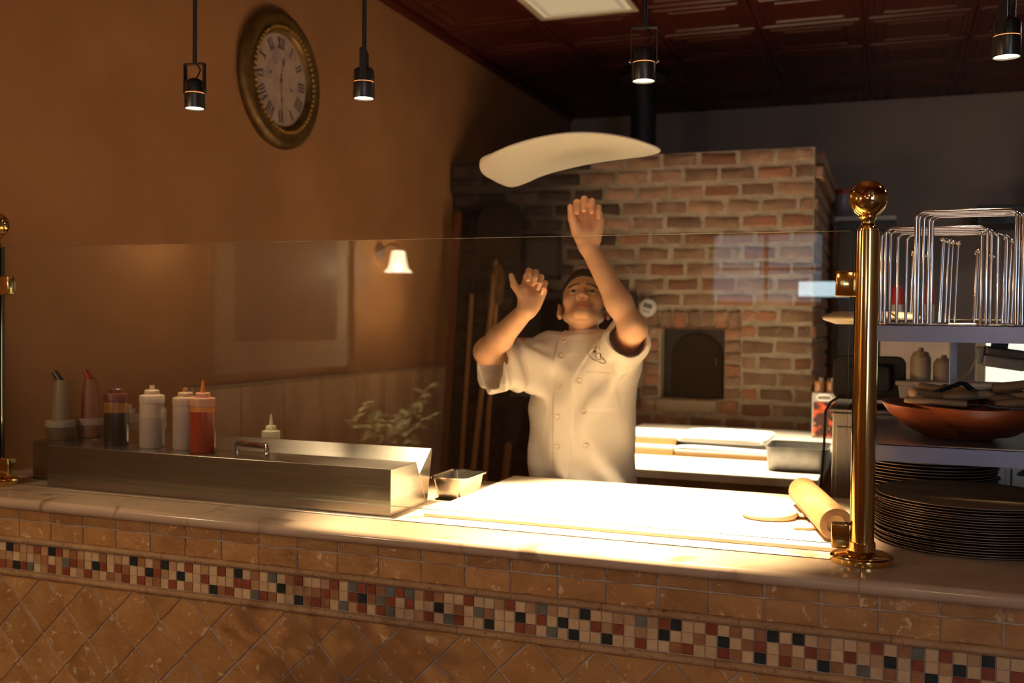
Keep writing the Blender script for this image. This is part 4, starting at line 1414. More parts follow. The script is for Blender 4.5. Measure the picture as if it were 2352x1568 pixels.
# beige cupboard with two red capped bottles
bc_ = thing('beige_cupboard', 'low beige cupboard behind the shelf rack', 'cupboard', (0.14, 6.1, 0.0))
MB().box((-0.19, -0.2, 0.0), (0.17, 0.25, 1.45)).build('carcass', mat('beige_panel', (0.56, 0.42, 0.34), 0.6, col2=(0.5, 0.37, 0.3), ns=8), bc_, bevel=0.004)
MB().box((-0.19, -0.202, 0.05), (-0.012, -0.2, 1.42)).build('cupboard_door', MATS['beige_panel'], bc_)
MB().box((-0.008, -0.202, 0.05), (0.17, -0.2, 1.42)).build('cupboard_door', MATS['beige_panel'], bc_)
for x, lb in ((0.035, 'red capped white bottle behind the stands next to the post'), (0.195, 'red capped white bottle behind the middle of the wire stands')):
    b_ = thing('cleaner_bottle', lb, 'bottle', (x, 6.02, 1.4505), group='red capped bottles on the beige cupboard')
    MB().lathe([(0.0, 0.0), (0.028, 0.0), (0.030, 0.005), (0.030, 0.12), (0.0, 0.121)], 24).build('body', mat('white_bottle', (0.62, 0.58, 0.60), 0.4), b_, smooth=40)
    MB().lathe([(0.0, 0.1211), (0.030, 0.1211), (0.031, 0.15), (0.031, 0.20), (0.020, 0.225), (0.0, 0.23)], 24).build('label_and_cap', mat('red_cap', (0.50, 0.03, 0.03), 0.4), b_, smooth=40)

# dark hood and duct high on the back wall at right
dh = thing('extractor_hood', 'dark extractor hood along the back wall at the right edge', 'hood', (1.30, 8.5, 2.2))
MB().box((-0.72, -0.35, 0.0), (0.9, 0.198, 0.14)).build('hood_body', dkc, dh, bevel=0.01)
for k in range(7):
    MB().box((-0.68 + 0.22 * k, -0.37, 0.02), (-0.52 + 0.22 * k, -0.35, 0.10)).build('filter', M_IRON, dh)
MB().box((-0.27, -0.1, 0.14), (0.5, 0.198, 0.92)).build('duct', dkc, dh)

# steel prep cabinet behind the rack
pc = thing('steel_cabinet', 'stainless prep cabinet behind the shelf rack', 'cabinet', (0.15, 3.80, 0.0))
MB().box((-0.325, -0.28, 0.0), (0.75, 0.30, 1.166)).build('body', M_STEEL, pc, bevel=0.004)
MB().box((-0.335, -0.292, 1.1665), (0.76, 0.31, 1.178)).build('worktop', M_STEEL, pc, bevel=0.002)
MB().box((-0.312, -0.292, 0.12), (0.20, -0.281, 1.12)).build('cabinet_door', M_STEEL, pc, bevel=0.003)
MB().box((0.215, -0.292, 0.12), (0.735, -0.281, 1.12)).build('cabinet_door', M_STEEL, pc, bevel=0.003)
mo = thing('order_screen', 'black order screen turned away on the steel cabinet behind the post', 'screen', (-0.065, 3.66, 1.1785))
pts = [(p[0], p[1] + 0.098) for p in rrect(0.236, 0.150, 0.028, 5)]
MB().prism(pts, 'y', -0.012, 0.020).build('shell', M_BLACKP, mo, bevel=0.006, bseg=2)
MB().prism([(p[0] * 0.6, (p[1] - 0.098) * 0.6 + 0.098) for p in pts], 'y', -0.040, -0.012).build('rear_bulge', M_BLACKP, mo, bevel=0.008)
MB().box((-0.02, -0.005, 0.008), (0.02, 0.012, 0.03)).build('stem', M_BLACKP, mo)
MB().box((-0.06, -0.05, 0.0), (0.06, 0.05, 0.008)).build('foot', M_BLACKP, mo, bevel=0.003)
cbm = MB().tube([(-0.150, 3.64, 1.215), (-0.185, 3.58, 1.195), (-0.196, 3.485, 1.17), (-0.198, 3.478, 1.06), (-0.204, 3.478, 0.95), (-0.215, 3.478, 0.85), (-0.20, 3.478, 0.7)], 0.0042, 8)
tag(cbm.build('power_cable', M_BLACKP, smooth=60), 'black cable hanging down from the order screen', 'cable')
wb = thing('white_tub', 'long off white plastic tub on the steel cabinet', 'tub', (0.185, 3.66, 1.1785))
MB().prism([(-0.145, 0.0), (0.145, 0.0), (0.158, 0.080), (-0.158, 0.080)], 'y', -0.06, 0.06).build('body', mat('off_white_tub', (0.50, 0.43, 0.36), 0.5), wb, bevel=0.004)
MB().box((-0.166, -0.066, 0.0801), (0.166, 0.066, 0.094)).build('lid', MATS['off_white_tub'], wb, bevel=0.003)
for x, hh, lb in ((0.098, 0.112, 'squat beige squeeze bottle, taller one on the white tub'), (0.170, 0.088, 'squat beige squeeze bottle with flat cap on the white tub')):
    b_ = thing('squat_bottle', lb, 'bottle', (x, 3.66, 1.2727), group='squat bottles on the white tub')
    r = 0.033
    bm2 = mat('beige_bottle', (0.36, 0.29, 0.21), 0.5, rnd=0.1)
    MB().lathe([(0.0, 0.0), (r, 0.0), (r, hh * 0.66), (r * 0.9, hh * 0.74), (0.0, hh * 0.75)], 28).build('body', bm2, b_, smooth=40)
    MB().lathe([(0.0, hh * 0.7501), (r * 0.85, hh * 0.7501), (r * 0.7, hh * 0.86), (r * 0.3, hh * 0.88), (r * 0.22, hh), (0.0, hh)], 28).build('cap', bm2, b_, smooth=40)

# ================================================================== PEELS AND TOOLS by the oven
def tool_pole(name, label, a, b, r, m, group='long handled oven tools leaning by the oven'):
    M, L = frame_from(a, b)
    t = thing(name, label, 'oven tool', (0, 0, 0), (0, 0, 0), group)
    t.matrix_world = M
    MB().lathe([(0.0, 0.0), (r * 0.8, 0.002), (r, 0.02), (r, L - 0.02), (r * 0.85, L), (0.0, L)], 16).build('handle', m, t, smooth=50)
    return t, L


t, L = tool_pole('pizza_peel', 'pizza peel with dark paddle and long wooden handle, tallest by the oven', (-2.20, 5.10, 0.003), (-2.325, 5.90, 1.83), 0.016, M_POLE)
MB().prism([(-0.02, -0.02), (0.02, -0.02), (0.13, 0.06), (0.15, 0.12), (0.15, 0.36), (0.11, 0.42), (-0.11, 0.42), (-0.15, 0.36), (-0.15, 0.12), (-0.13, 0.06)], 'y', -0.008, 0.008, M=Matrix.Translation((0, 0, L - 0.03))).build('paddle', mat('charred_wood', (0.040, 0.022, 0.014), 0.7, col2=(0.022, 0.013, 0.009), ns=5), t, bevel=0.003)
t, L = tool_pole('oven_brush', 'oven brush with brass bristles and wooden handle beside the peel', (-2.135, 5.20, 0.003), (-2.285, 5.80, 1.56), 0.015, M_POLE)
br = MB().prism([(-0.03, 0.0), (0.03, 0.0), (0.046, 0.05), (0.046, 0.20), (0.02, 0.27), (-0.02, 0.27), (-0.046, 0.20), (-0.046, 0.05)], 'y', -0.02, 0.02, M=Matrix.Translation((0, 0, L - 0.01))).build('brush_head', mat('brass_bristle', (0.22, 0.12, 0.035), 0.8, col2=(0.11, 0.055, 0.018), ns=30, stretch=(4, 4, 0.4), bump=0.6), t, bevel=0.01)
t, L = tool_pole('ash_rake', 'slim wooden handled ash rake leaning furthest left of the poles', (-2.215, 5.05, 0.003), (-2.47, 5.86, 1.62), 0.014, M_POLE)
MB().box((-0.09, -0.006, L - 0.01), (0.09, 0.006, L + 0.05)).build('rake_blade', M_IRON, t)
t, L = tool_pole('ember_shovel', 'short wooden handled shovel with black iron head near the cook', (-2.155, 5.50, 0.003), (-2.150, 5.70, 0.72), 0.022, M_POLE)
MB().prism([(-0.02, 0.0), (0.02, 0.0), (0.07, 0.05), (0.07, 0.22), (-0.07, 0.22), (-0.07, 0.05)], 'y', -0.006, 0.006, M=Matrix.Translation((0, 0, L - 0.02))).build('shovel_head', M_IRON, t, bevel=0.003)
t, L = tool_pole('steel_poker', 'thin grey steel poker standing between plank and poles', (-2.35, 5.35, 0.003), (-2.53, 6.03, 1.75), 0.006, mat('grey_poker', (0.35, 0.33, 0.36), 0.35, 1.0))
pl = thing('wood_plank', 'tall red brown plank leaning where the ochre wall meets the oven', 'plank', (-2.61, 5.72, 0.0), (-0.105, 0.0, 0.0))
MB().box((-0.022, -0.012, 0.012), (0.022, 0.012, 2.155)).build('board', mat('red_plank', (0.20, 0.062, 0.022), 0.5, col2=(0.13, 0.04, 0.015), ns=6, stretch=(3, 3, 0.3)), pl, bevel=0.002)

# digital thermometer hung on the oven
th_ = thing('digital_thermometer', 'white digital oven thermometer with grey display hung on the bricks', 'thermometer', (-1.385, OVEN_Y - 0.05, 1.545), (0, 0.30, 0))
pts = [(0.052 * math.cos(a) * (0.92 if math.sin(a) < 0 else 1), 0.056 * math.sin(a)) for a in [2 * PI * i / 28 for i in range(28)]]
MB().prism(pts, 'y', -0.022, 0.030).build('case', mat('white_thermo', (0.80, 0.77, 0.72), 0.35), th_, bevel=0.006, smooth=50)
MB().box((-0.027, -0.0235, -0.002), (0.027, -0.0215, 0.027)).build('display', mat('lcd_grey', (0.075, 0.075, 0.06), 0.3), th_)
for k in range(3):
    MB().box((-0.020 + 0.015 * k, -0.0245, -0.026), (-0.010 + 0.015 * k, -0.022, -0.018)).build('button', mat('grey_key', (0.16, 0.15, 0.15), 0.5), th_)
MB().tube([(0.005, 0.0, -0.054), (0.012, 0.01, -0.12), (0.020, 0.02, -0.17), (0.012, 0.02, -0.20), (0.04, 0.025, -0.21)], 0.0035, 8).build('probe_wire', M_CHROME, th_)

# ================================================================== DINING SIDE (seen mirrored in the glass screen)
pf = thing('framed_picture', 'large framed picture with pale mat on the dining room wall, mirrored in the glass', 'picture', (WX, 0.495, 1.20))
MB().box((0.0, -0.592, 0.0), (0.018, 0.592, 1.30)).build('mat_board', mat('pale_mat', (0.90, 0.78, 0.58), 0.7), pf)
MB().box((0.018, -0.438, 0.152), (0.020, 0.438, 1.15)).build('print', mat('grey_print', (0.115, 0.105, 0.115), 0.5, col2=(0.155, 0.135, 0.13), ns=3), pf)
for (a, b) in (((0.0, -0.60, -0.012), (0.030, 0.60, 0.012)), ((0.0, -0.60, 1.288), (0.030, 0.60, 1.312)), ((0.0, -0.612, -0.012), (0.030, -0.588, 1.312)), ((0.0, 0.588, -0.012), (0.030, 0.612, 1.312))):
    MB().box(a, b).build('frame_bar', mat('frame_wood', (0.30, 0.17, 0.08), 0.5), pf, bevel=0.003)


def opal(name, col, s):
    m = emis(name, col, s)
    nt = m.node_tree
    if 'thin' not in nt.nodes:
        e = nt.nodes['Emission']
        t = nt.nodes.new('ShaderNodeBsdfTransparent')
        t.name = 'thin'
        x = nt.nodes.new('ShaderNodeMixShader')
        nt.links.new(e.outputs[0], x.inputs[1])
        nt.links.new(t.outputs[0], x.inputs[2])
        nt.links.new(x.outputs[0], nt.nodes['Material Output'].inputs[0])
    return m


def sconce(y, label, z0=1.72, watts=62.0):
    t = thing('wall_sconce', label, 'wall lamp', (WX, y, z0), group='bell sconces on the dining room wall')
    MB().lathe([(0.0, 0.0), (0.045, 0.0), (0.05, 0.006), (0.035, 0.018), (0.0, 0.02)], 24, M=Matrix.Translation((0, 0, 0.12)) @ RX).build('backplate', M_IRON, t, smooth=50)
    MB().tube([(0.01, 0, 0.12), (0.05, 0, 0.155), (0.10, 0, 0.165), (0.12, 0, 0.14)], 0.007, 10).build('arm', M_IRON, t, smooth=60)
    MB().lathe([(0.026, 0.125), (0.036, 0.120), (0.041, 0.10), (0.047, 0.06), (0.056, 0.028), (0.076, 0.006), (0.078, 0.0)], 32, c=(0.12, 0, 0), cap=False).build('bell_shade', opal('lit_opal_shade', (1.0, 0.78, 0.50), 20.0), t, smooth=70)
    MB().sphere((0.12, 0, 0.078), 0.018, 16, 10, sc=(1, 1, 1.2)).build('bulb', emis('sconce_bulb', (1.0, 0.80, 0.50), 18.0), t, smooth=80)
    li = bpy.data.lights.new('sconce_lamp', 'POINT')
    li.energy = watts
    li.color = WARM
    li.shadow_soft_size = 0.02
    lo = bpy.data.objects.new('sconce_lamp', li)
    COL.objects.link(lo)
    lo.parent = t
    lo.location = (0.12, 0, 0.03)
    return t


sconce(-0.435, 'lit bell shaped sconce on the dining wall, mirrored in the glass near the oven')
sconce(1.44, 'lit bell shaped sconce on the dining wall nearest the glass screen', 1.84, 9.0)

# leafy plant on a stand, mirrored in the glass
plant = thing('potted_plant', 'leafy pale green potted plant on a stand, mirrored in the glass', 'plant', (-1.80, 1.17, 0.0))
MB().lathe([(0.0, 0.0), (0.13, 0.0), (0.13, 0.02), (0.03, 0.03), (0.03, 0.74), (0.11, 0.76), (0.11, 0.78), (0.0, 0.78)], 28).build('stand', M_DKWOOD, plant, smooth=40)
MB().lathe([(0.0, 0.781), (0.060, 0.781), (0.080, 0.90), (0.084, 0.915), (0.072, 0.915), (0.068, 0.89), (0.0, 0.89)], 28).build('pot', mat('terracotta', (0.35, 0.14, 0.07), 0.7), plant, smooth=40)
leafm = leafy('pale_leaf', (0.66, 0.72, 0.36), (0.88, 0.88, 0.60))
lm = MB().add([(0, 0, 0), (0.018, 0.013, 0.005), (0.046, 0.016, 0.0), (0.060, 0, -0.006), (0.046, -0.016, 0.0), (0.018, -0.013, 0.005), (0.018, 0, 0.001), (0.046, 0, -0.003)],
              [(0, 1, 6), (1, 2, 7, 6), (2, 3, 7), (0, 6, 5), (6, 7, 4, 5), (7, 3, 4)]).mesh('leaf', leafm)
rng = random.Random(3)
for s in range(12):
    a = 2 * PI * s / 12 + rng.uniform(-.2, .2)
    R_ = rng.uniform(0.10, 0.20)
    top = (R_ * math.cos(a), R_ * math.sin(a), rng.uniform(1.02, 1.20))
    mid = (0.35 * top[0], 0.35 * top[1], 0.5 * (0.90 + top[2]) + 0.04)
    MB().tube([(0, 0, 0.88), mid, top], 0.003, 6).build('stem', mat('plant_stem', (0.20, 0.22, 0.08), 0.6), plant)
    for q in range(8):
        u = 0.35 + 0.65 * q / 7
        if u < 0.5:
            p = [mid[i] * (u / 0.5) + (0, 0, 0.88)[i] * (1 - u / 0.5) for i in range(3)]
        else:
            p = [mid[i] * (1 - (u - 0.5) / 0.5) + top[i] * ((u - 0.5) / 0.5) for i in range(3)]
        o = obj('leaf', lm, plant, p, (rng.uniform(-.9, .9), rng.uniform(-.8, .6), rng.uniform(0, 6.28)))
        sc_ = rng.uniform(0.7, 1.15)
        o.scale = (sc_, sc_, sc_)

lb_ = thing('light_box', 'long pale blue light box on the wall behind the viewer, mirrored in the glass', 'light box', (-0.39, -3.6, 1.672))
MB().box((-0.30, 0.0, -0.01), (0.60, 0.05, 0.125)).build('case', mat('lightbox_case', (0.3, 0.3, 0.3), 0.5), lb_)
MB().box((-0.29, 0.05, 0.0), (0.59, 0.055, 0.115)).build('lit_front', emis('lightbox_front', (0.72, 0.90, 1.0), 9.0), lb_)


# globe pendants of the dining room, behind and above the viewer
def globe(x, y, z, label, k=1.0):
    t = thing('globe_pendant', label, 'pendant lamp', (x, y, z), group='globe pendants of the dining room')
    MB().tube([(0, 0, 0.10), (0, 0, CEIL - z)], 0.006, 8).build('stem', M_BLACKM, t)
    MB().lathe([(0.0, 0.13), (0.03, 0.125), (0.04, 0.10), (0.045, 0.085)], 24, cap=False).build('holder', M_BLACKM, t, smooth=40)
    MB().sphere((0, 0, 0), 0.10, 28, 18).build('globe', emis('warm_globe', (1.0, 0.70, 0.40), 9.0), t, smooth=80)
    li = bpy.data.lights.new('globe_lamp', 'POINT')
    li.energy = GLOBE_W * k
    li.color = (1.0, 0.66, 0.36)
    li.shadow_soft_size = 0.10
    lo = bpy.data.objects.new('globe_lamp', li)
    COL.objects.link(lo)
    lo.parent = t
    lo.location = (0, 0, -0.12)
    return t


globe(-1.5, -2.2, 2.75, 'warm globe pendant of the dining room nearest the ochre wall', 0.4)
globe(0.3, -0.9, 2.75, 'warm globe pendant of the dining room behind the viewer')
globe(2.3, -1.2, 2.75, 'warm globe pendant of the dining room by the window', 0.7)

# ================================================================== THE COOK
# Body and clothes are modelled as smooth blends of tapered limbs and polygonised.
class Sdf:
    def __init__(self):
        self.ops = []

    def cone(self, a, b, ra, rb, k=0.02, op='u'):
        a, b = np.array(a, float), np.array(b, float)
        lo = np.minimum(a - ra, b - rb)
        hi = np.maximum(a + ra, b + rb)

        def f(p):
            ab = b - a
            t = np.clip(((p - a) @ ab) / max(ab @ ab, 1e-12), 0, 1)
            return np.linalg.norm(p - (a + t[:, None] * ab), axis=1) - (ra + (rb - ra) * t)
        self.ops.append((op, f, lo, hi, k))
        return self

    def ell(self, c, r, R=None, k=0.02, op='u'):
        c, r = np.array(c, float), np.array(r, float)
        R = np.eye(3) if R is None else np.array(R, float)   # columns = local axes
        m = np.max(r)

        def f(p):
            q = (p - c) @ R
            k0 = np.linalg.norm(q / r, axis=1)
            k1 = np.linalg.norm(q / (r * r), axis=1)
            return k0 * (k0 - 1.0) / np.maximum(k1, 1e-9)
        self.ops.append((op, f, c - m, c + m, k))
        return self

    def fn(self, f, lo, hi, k=0.0, op='u'):
        self.ops.append((op, f, np.array(lo, float), np.array(hi, float), k))
        return self

    def __call__(self, p):
        c0, c1 = p.min(0), p.max(0)
        d = np.full(len(p), 1.0)
        for op, f, lo, hi, k in self.ops:
            gap = np.linalg.norm(np.maximum(0, np.maximum(lo - c1, c0 - hi)))
            if gap > k + 0.035:
                continue
            e = f(p)
            if op == 'u':
                if k > 0:
                    h = np.clip(0.5 + 0.5 * (d - e) / k, 0, 1)
                    d = d * (1 - h) + e * h - k * h * (1 - h)
                else:
                    d = np.minimum(d, e)
            elif op == 's':
                if k > 0:
                    h = np.clip(0.5 - 0.5 * (d + e) / k, 0, 1)
                    d = d * (1 - h) - e * h + k * h * (1 - h)
                else:
                    d = np.maximum(d, -e)
            elif op == 'i':
                d = np.maximum(d, e)
            elif op == 'disp':
                d = d + e
        return d


EDG = [(0, 1), (0, 2), (0, 4), (1, 3), (1, 5), (2, 3), (2, 6), (3, 7), (4, 5), (4, 6), (5, 7), (6, 7)]
COR = np.array([[(i >> 0) & 1, (i >> 1) & 1, (i >> 2) & 1] for i in range(8)])


def polygonise(f, lo, hi, h, B=20):
    lo, hi = np.array(lo, float), np.array(hi, float)
    nch = np.ceil((hi - lo) / (h * B)).astype(int)
    S = 1 << 20
    V_k, V_p, F_k = [], [], []
    ax = np.arange(B + 2) - 1
    g = np.stack(np.meshgrid(ax, ax, ax, indexing='ij'), -1).reshape(-1, 3)
    half = h * B * 0.5 * math.sqrt(3)
    n = B + 2
    for ci in np.ndindex(*nch):
        base = np.array(ci) * B
        cen = lo + (base + B / 2) * h
        probe = cen + (COR - 0.5) * (h * B)
        dv = f(np.vstack([cen[None], probe]))
        if abs(dv[0]) > half * 1.9 and (np.all(dv > 0) or np.all(dv < 0)):
            continue
        pts = lo + (g + base) * h
        d = f(pts).reshape(n, n, n)
        s = d < 0
        if s.all() or not s.any():
            continue
        cnt = np.zeros((n - 1, n - 1, n - 1), int)
        for c in COR:
            cnt += s[c[0]:n - 1 + c[0], c[1]:n - 1 + c[1], c[2]:n - 1 + c[2]]
        act = np.argwhere((cnt > 0) & (cnt < 8))
        vals = np.stack([d[act[:, 0] + c[0], act[:, 1] + c[1], act[:, 2] + c[2]] for c in COR], 1)
        acc = np.zeros((len(act), 3))
        num = np.zeros(len(act))
        for a, b in EDG:
            va, vb = vals[:, a], vals[:, b]
            cr = (va < 0) != (vb < 0)
            t = np.where(cr, va / np.where(cr, va - vb, 1), 0)
            acc += cr[:, None] * (COR[a] + t[:, None] * (COR[b] - COR[a]))
            num += cr
        cell = act + base - 1 + 8
        V_k.append(cell[:, 0] * (4096 * 4096) + cell[:, 1] * 4096 + cell[:, 2])
        V_p.append(lo + (act + base - 1 + acc / num[:, None]) * h)
        core_ = s[1:B + 1, 1:B + 1, 1:B + 1]
        for axi in range(3):
            sl = [slice(1, B + 1)] * 3
            sl[axi] = slice(2, B + 2)
            nx = s[tuple(sl)]
            e = np.argwhere(core_ != nx)
            if not len(e):
                continue
            flip = core_[e[:, 0], e[:, 1], e[:, 2]]
            e = e + base + 8
            b1, b2 = (axi + 1) % 3, (axi + 2) % 3
            q = []
            for o1, o2 in ((0, 0), (-1, 0), (-1, -1), (0, -1)):
                cc = e.copy()
                cc[:, b1] += o1
                cc[:, b2] += o2
                q.append(cc[:, 0] * (4096 * 4096) + cc[:, 1] * 4096 + cc[:, 2])
            q = np.stack(q, 1)
            q[~flip] = q[~flip][:, ::-1]
            F_k.append(q)
    K = np.concatenate(V_k)
    Pp = np.concatenate(V_p)
    K, idx = np.unique(K, return_index=True)
    Pp = Pp[idx]
    F = np.concatenate(F_k)
    Fi = np.searchsorted(K, F)
    Fi = np.clip(Fi, 0, len(K) - 1)
    ok = (K[Fi] == F).all(1)
    return Pp, Fi[ok]


def np_mesh(name, P_, F_, m):
    me = bpy.data.meshes.new(name)
    me.vertices.add(len(P_))
    me.vertices.foreach_set('co', P_.astype(np.float32).ravel())
    me.loops.add(len(F_) * 4)
    me.loops.foreach_set('vertex_index', F_.astype(np.int32).ravel())
    me.polygons.add(len(F_))
    me.polygons.foreach_set('loop_start', np.arange(0, len(F_) * 4, 4, dtype=np.int32))
    me.polygons.foreach_set('loop_total', np.full(len(F_), 4, dtype=np.int32))
    me.update(calc_edges=True)
    me.validate()
    me.materials.append(m)
    me.shade_smooth()
    return me


V3 = lambda *a: np.array(a, float)
RIG = V3(-0.965, 3.24, 0.0)                 # base of the figure

# joints (world metres)
SHR, ELR, WRR = V3(-1.112, 3.235, 1.352), V3(-1.190, 2.960, 1.362), V3(-1.004, 2.805, 1.494)
SHL, ELL, WRL = V3(-0.818, 3.215, 1.372), V3(-0.722, 2.955, 1.440), V3(-0.860, 2.935, 1.688)

# head frame
yaw = math.radians(13)
tilt = math.radians(35)
F0 = V3(math.sin(yaw), -math.cos(yaw), 0)
FW = math.cos(tilt) * F0 + math.sin(tilt) * V3(0, 0, 1)
UP = -math.sin(tilt) * F0 + math.cos(tilt) * V3(0, 0, 1)
RT = np.cross(FW, UP)                        # towards his right (image left)
LT = -RT                                     # towards image right
HO = V3(-0.958, 3.235, 1.500)                # between the ears
HR = np.stack([LT, FW, UP], 1)


def hp(x, f_, u):
    return HO + x * LT + f_ * FW + u * UP


body = Sdf()
# trunk and legs (under the clothes)
body.cone((-0.965, 3.26, 0.98), (-0.965, 3.25, 1.30), 0.10, 0.115, 0.05)
body.cone((-1.06, 3.245, 1.33), (-0.87, 3.235, 1.34), 0.07, 0.07, 0.05)
for s in (-1, 1):
    body.cone((-0.965 + s * 0.085, 3.26, 0.93), (-0.965 + s * 0.10, 3.25, 0.50), 0.075, 0.052, 0.04)
    body.cone((-0.965 + s * 0.10, 3.25, 0.50), (-0.965 + s * 0.105, 3.27, 0.09), 0.050, 0.036, 0.03)
# neck
body.cone((-0.958, 3.255, 1.36), hp(0, -0.030, -0.040), 0.056, 0.049, 0.020)
# skull, face, jaw
body.ell(hp(0, -0.012, 0.045), (0.0745, 0.094, 0.083), HR, 0.02)
body.ell(hp(0, 0.038, -0.012), (0.0610, 0.052, 0.078), HR, 0.03)
for s in (-1, 1):
    body.cone(hp(s * 0.053, 0.000, -0.034), hp(s * 0.020, 0.070, -0.072), 0.016, 0.0145, 0.020)
    body.ell(hp(s * 0.042, 0.064, -0.014), (0.022, 0.018, 0.020), HR, 0.020)       # cheekbone
body.cone(hp(-0.011, 0.080, -0.076), hp(0.011, 0.080, -0.076), 0.0160, 0.0160, 0.016)   # chin
body.cone(hp(0, -0.015, -0.046), hp(0, 0.050, -0.058), 0.028, 0.012, 0.02)     # under the jaw
# brow ridge, sockets, nose
body.cone(hp(-0.040, 0.068, 0.030), hp(-0.012, 0.0825, 0.030), 0.012, 0.012, 0.014)
body.cone(hp(0.040, 0.068, 0.030), hp(0.012, 0.0825, 0.030), 0.012, 0.012, 0.014)
for s in (-1, 1):
    body.ell(hp(s * 0.031, 0.096, 0.008), (0.018, 0.016, 0.0125), HR, 0.010, 's')
body.cone(hp(0, 0.084, 0.020), hp(0, 0.105, -0.017), 0.0070, 0.0095, 0.010)
for s in (-1, 1):
    body.ell(hp(s * 0.0125, 0.0985, -0.022), (0.0085, 0.011, 0.0085), HR, 0.006)
    body.ell(hp(s * 0.0080, 0.1010, -0.0315), (0.0055, 0.0070, 0.0120), HR, 0.0015, 's')   # nostrils
# mouth
body.ell(hp(0, 0.080, -0.046), (0.026, 0.014, 0.022), HR, 0.014)
body.cone(hp(-0.026, 0.0815, -0.0500), hp(0, 0.0915, -0.0455), 0.0046, 0.0066, 0.005)
body.cone(hp(0.026, 0.0815, -0.0500), hp(0, 0.0915, -0.0455), 0.0046, 0.0066, 0.005)
body.cone(hp(-0.017, 0.0855, -0.0565), hp(0.017, 0.0855, -0.0565), 0.0066, 0.0066, 0.005)
body.cone(hp(0, 0.0900, -0.0555), hp(0, 0.0905, -0.0560), 0.0062, 0.0062, 0.006)
body.cone(hp(-0.027, 0.0845, -0.0518), hp(0, 0.0960, -0.0508), 0.0014, 0.0016, 0.002, 's')
body.cone(hp(0.027, 0.0845, -0.0518), hp(0, 0.0960, -0.0508), 0.0014, 0.0016, 0.002, 's')
# eyelids (eyeballs are separate)
for s in (-1, 1):
    body.ell(hp(s * 0.031, 0.0755, 0.0085), (0.0150, 0.0125, 0.0115), HR, 0.004)
    body.ell(hp(s * 0.031, 0.0900, 0.0090), (0.0115, 0.0060, 0.0036), HR, 0.002, 's')
# ears
for s in (-1, 1):
    ea = np.stack([LT * math.cos(0.45) - FW * s * math.sin(0.45), FW * math.cos(0.45) + LT * s * math.sin(0.45), UP], 1)
    body.ell(hp(s * 0.082, -0.012, -0.004), (0.0070, 0.0190, 0.0310), ea, 0.008)
    body.ell(hp(s * 0.0885, -0.006, -0.002), (0.0055, 0.0110, 0.0190), ea, 0.004, 's')
    body.ell(hp(s * 0.0800, -0.004, -0.029), (0.0065, 0.0085, 0.0090), ea, 0.006)

# arms
for (S_, E_, W_) in ((SHR, ELR, WRR), (SHL, ELL, WRL)):
    body.cone(S_, E_, 0.050, 0.0425, 0.03)
    d1 = (W_ - E_)
    body.cone(E_, E_ + d1 * 0.32, 0.0370, 0.0385, 0.02)
    body.cone(E_ + d1 * 0.30, W_, 0.0385, 0.0255, 0.02)
    # elbow point
    ax_ = (E_ - S_) / np.linalg.norm(E_ - S_) - d1 / np.linalg.norm(d1)
    ax_ /= np.linalg.norm(ax_)
    body.cone(E_, E_ + ax_ * 0.016, 0.036, 0.028, 0.02)


def hand(W_, dirv, palm, thumb_side, curl, spread, tcurl=0.3, thumb_dir=None, L=1.0, z=1.0):
    """W_: wrist, dirv: towards knuckles, palm: palm normal, thumb_side: across the palm towards the thumb"""
    d_ = dirv / np.linalg.norm(dirv)
    n_ = palm - d_ * (palm @ d_)
    n_ /= np.linalg.norm(n_)
    t_ = thumb_side - d_ * (thumb_side @ d_) - n_ * (thumb_side @ n_)
    t_ /= np.linalg.norm(t_)
    R = np.stack([t_, d_, n_], 1)

    def w(a, b, c):
        return W_ + (d_ * a + t_ * b + n_ * c) * z
    body.ell(w(0.050, 0, -0.004), (0.039 * z, 0.054 * z, 0.0155 * z), R, 0.014)
    body.cone(W_, w(0.03, 0, 0), 0.0255, 0.027 * z, 0.02)
    body.cone(w(0.020, 0.018, 0.008), w(0.052, 0.029, 0.010), 0.0175 * z, 0.0145 * z, 0.010)   # thumb ball
    body.cone(w(0.016, -0.020, 0.006), w(0.066, -0.030, 0.006), 0.0160 * z, 0.0135 * z, 0.010)   # heel
    lens = (0.072, 0.080, 0.075, 0.060)
    for k in range(4):
        off = (0.029, 0.0098, -0.0098, -0.0275)[k]
        kn = w((0.093, 0.098, 0.094, 0.085)[k], off, -0.004)
        body.cone(w(0.05, off * 0.9, -0.004), kn, 0.0105 * z, 0.0112 * z, 0.008)
        dv = d_ + t_ * spread * off / 0.03
        dv /= np.linalg.norm(dv)
        p = kn
        segL = np.array((0.46, 0.30, 0.24)) * lens[k] * L * z
        r0 = (0.0098 if k < 3 else 0.0087) * z
        a = 0.0
        for j in range(3):
            a += curl[k][j]
            v = dv * math.cos(a) + n_ * math.sin(a)
            q = p + v * segL[j]
            body.cone(p, q, r0 * (1 - 0.08 * j), r0 * (1 - 0.08 * (j + 1)), 0.0030)
            body.cone(p, p + v * 0.001, r0 * 1.07 * (1 - 0.06 * j), r0 * (1 - 0.06 * j), 0.002)      # knuckle
            p = q
    # thumb leaves the side of the palm near its base
    td = thumb_dir / np.linalg.norm(thumb_dir)
    p0 = w(0.034, 0.030, 0.010)
    p1 = p0 + td * 0.038 * z
    td2 = td + d_ * tcurl - t_ * 0.3 * tcurl
    td2 /= np.linalg.norm(td2)
    p2 = p1 + td2 * 0.031 * z
    body.cone(p0, p1, 0.0135 * z, 0.0108 * z, 0.008)
    body.cone(p1, p2, 0.0112 * z, 0.0080 * z, 0.003)


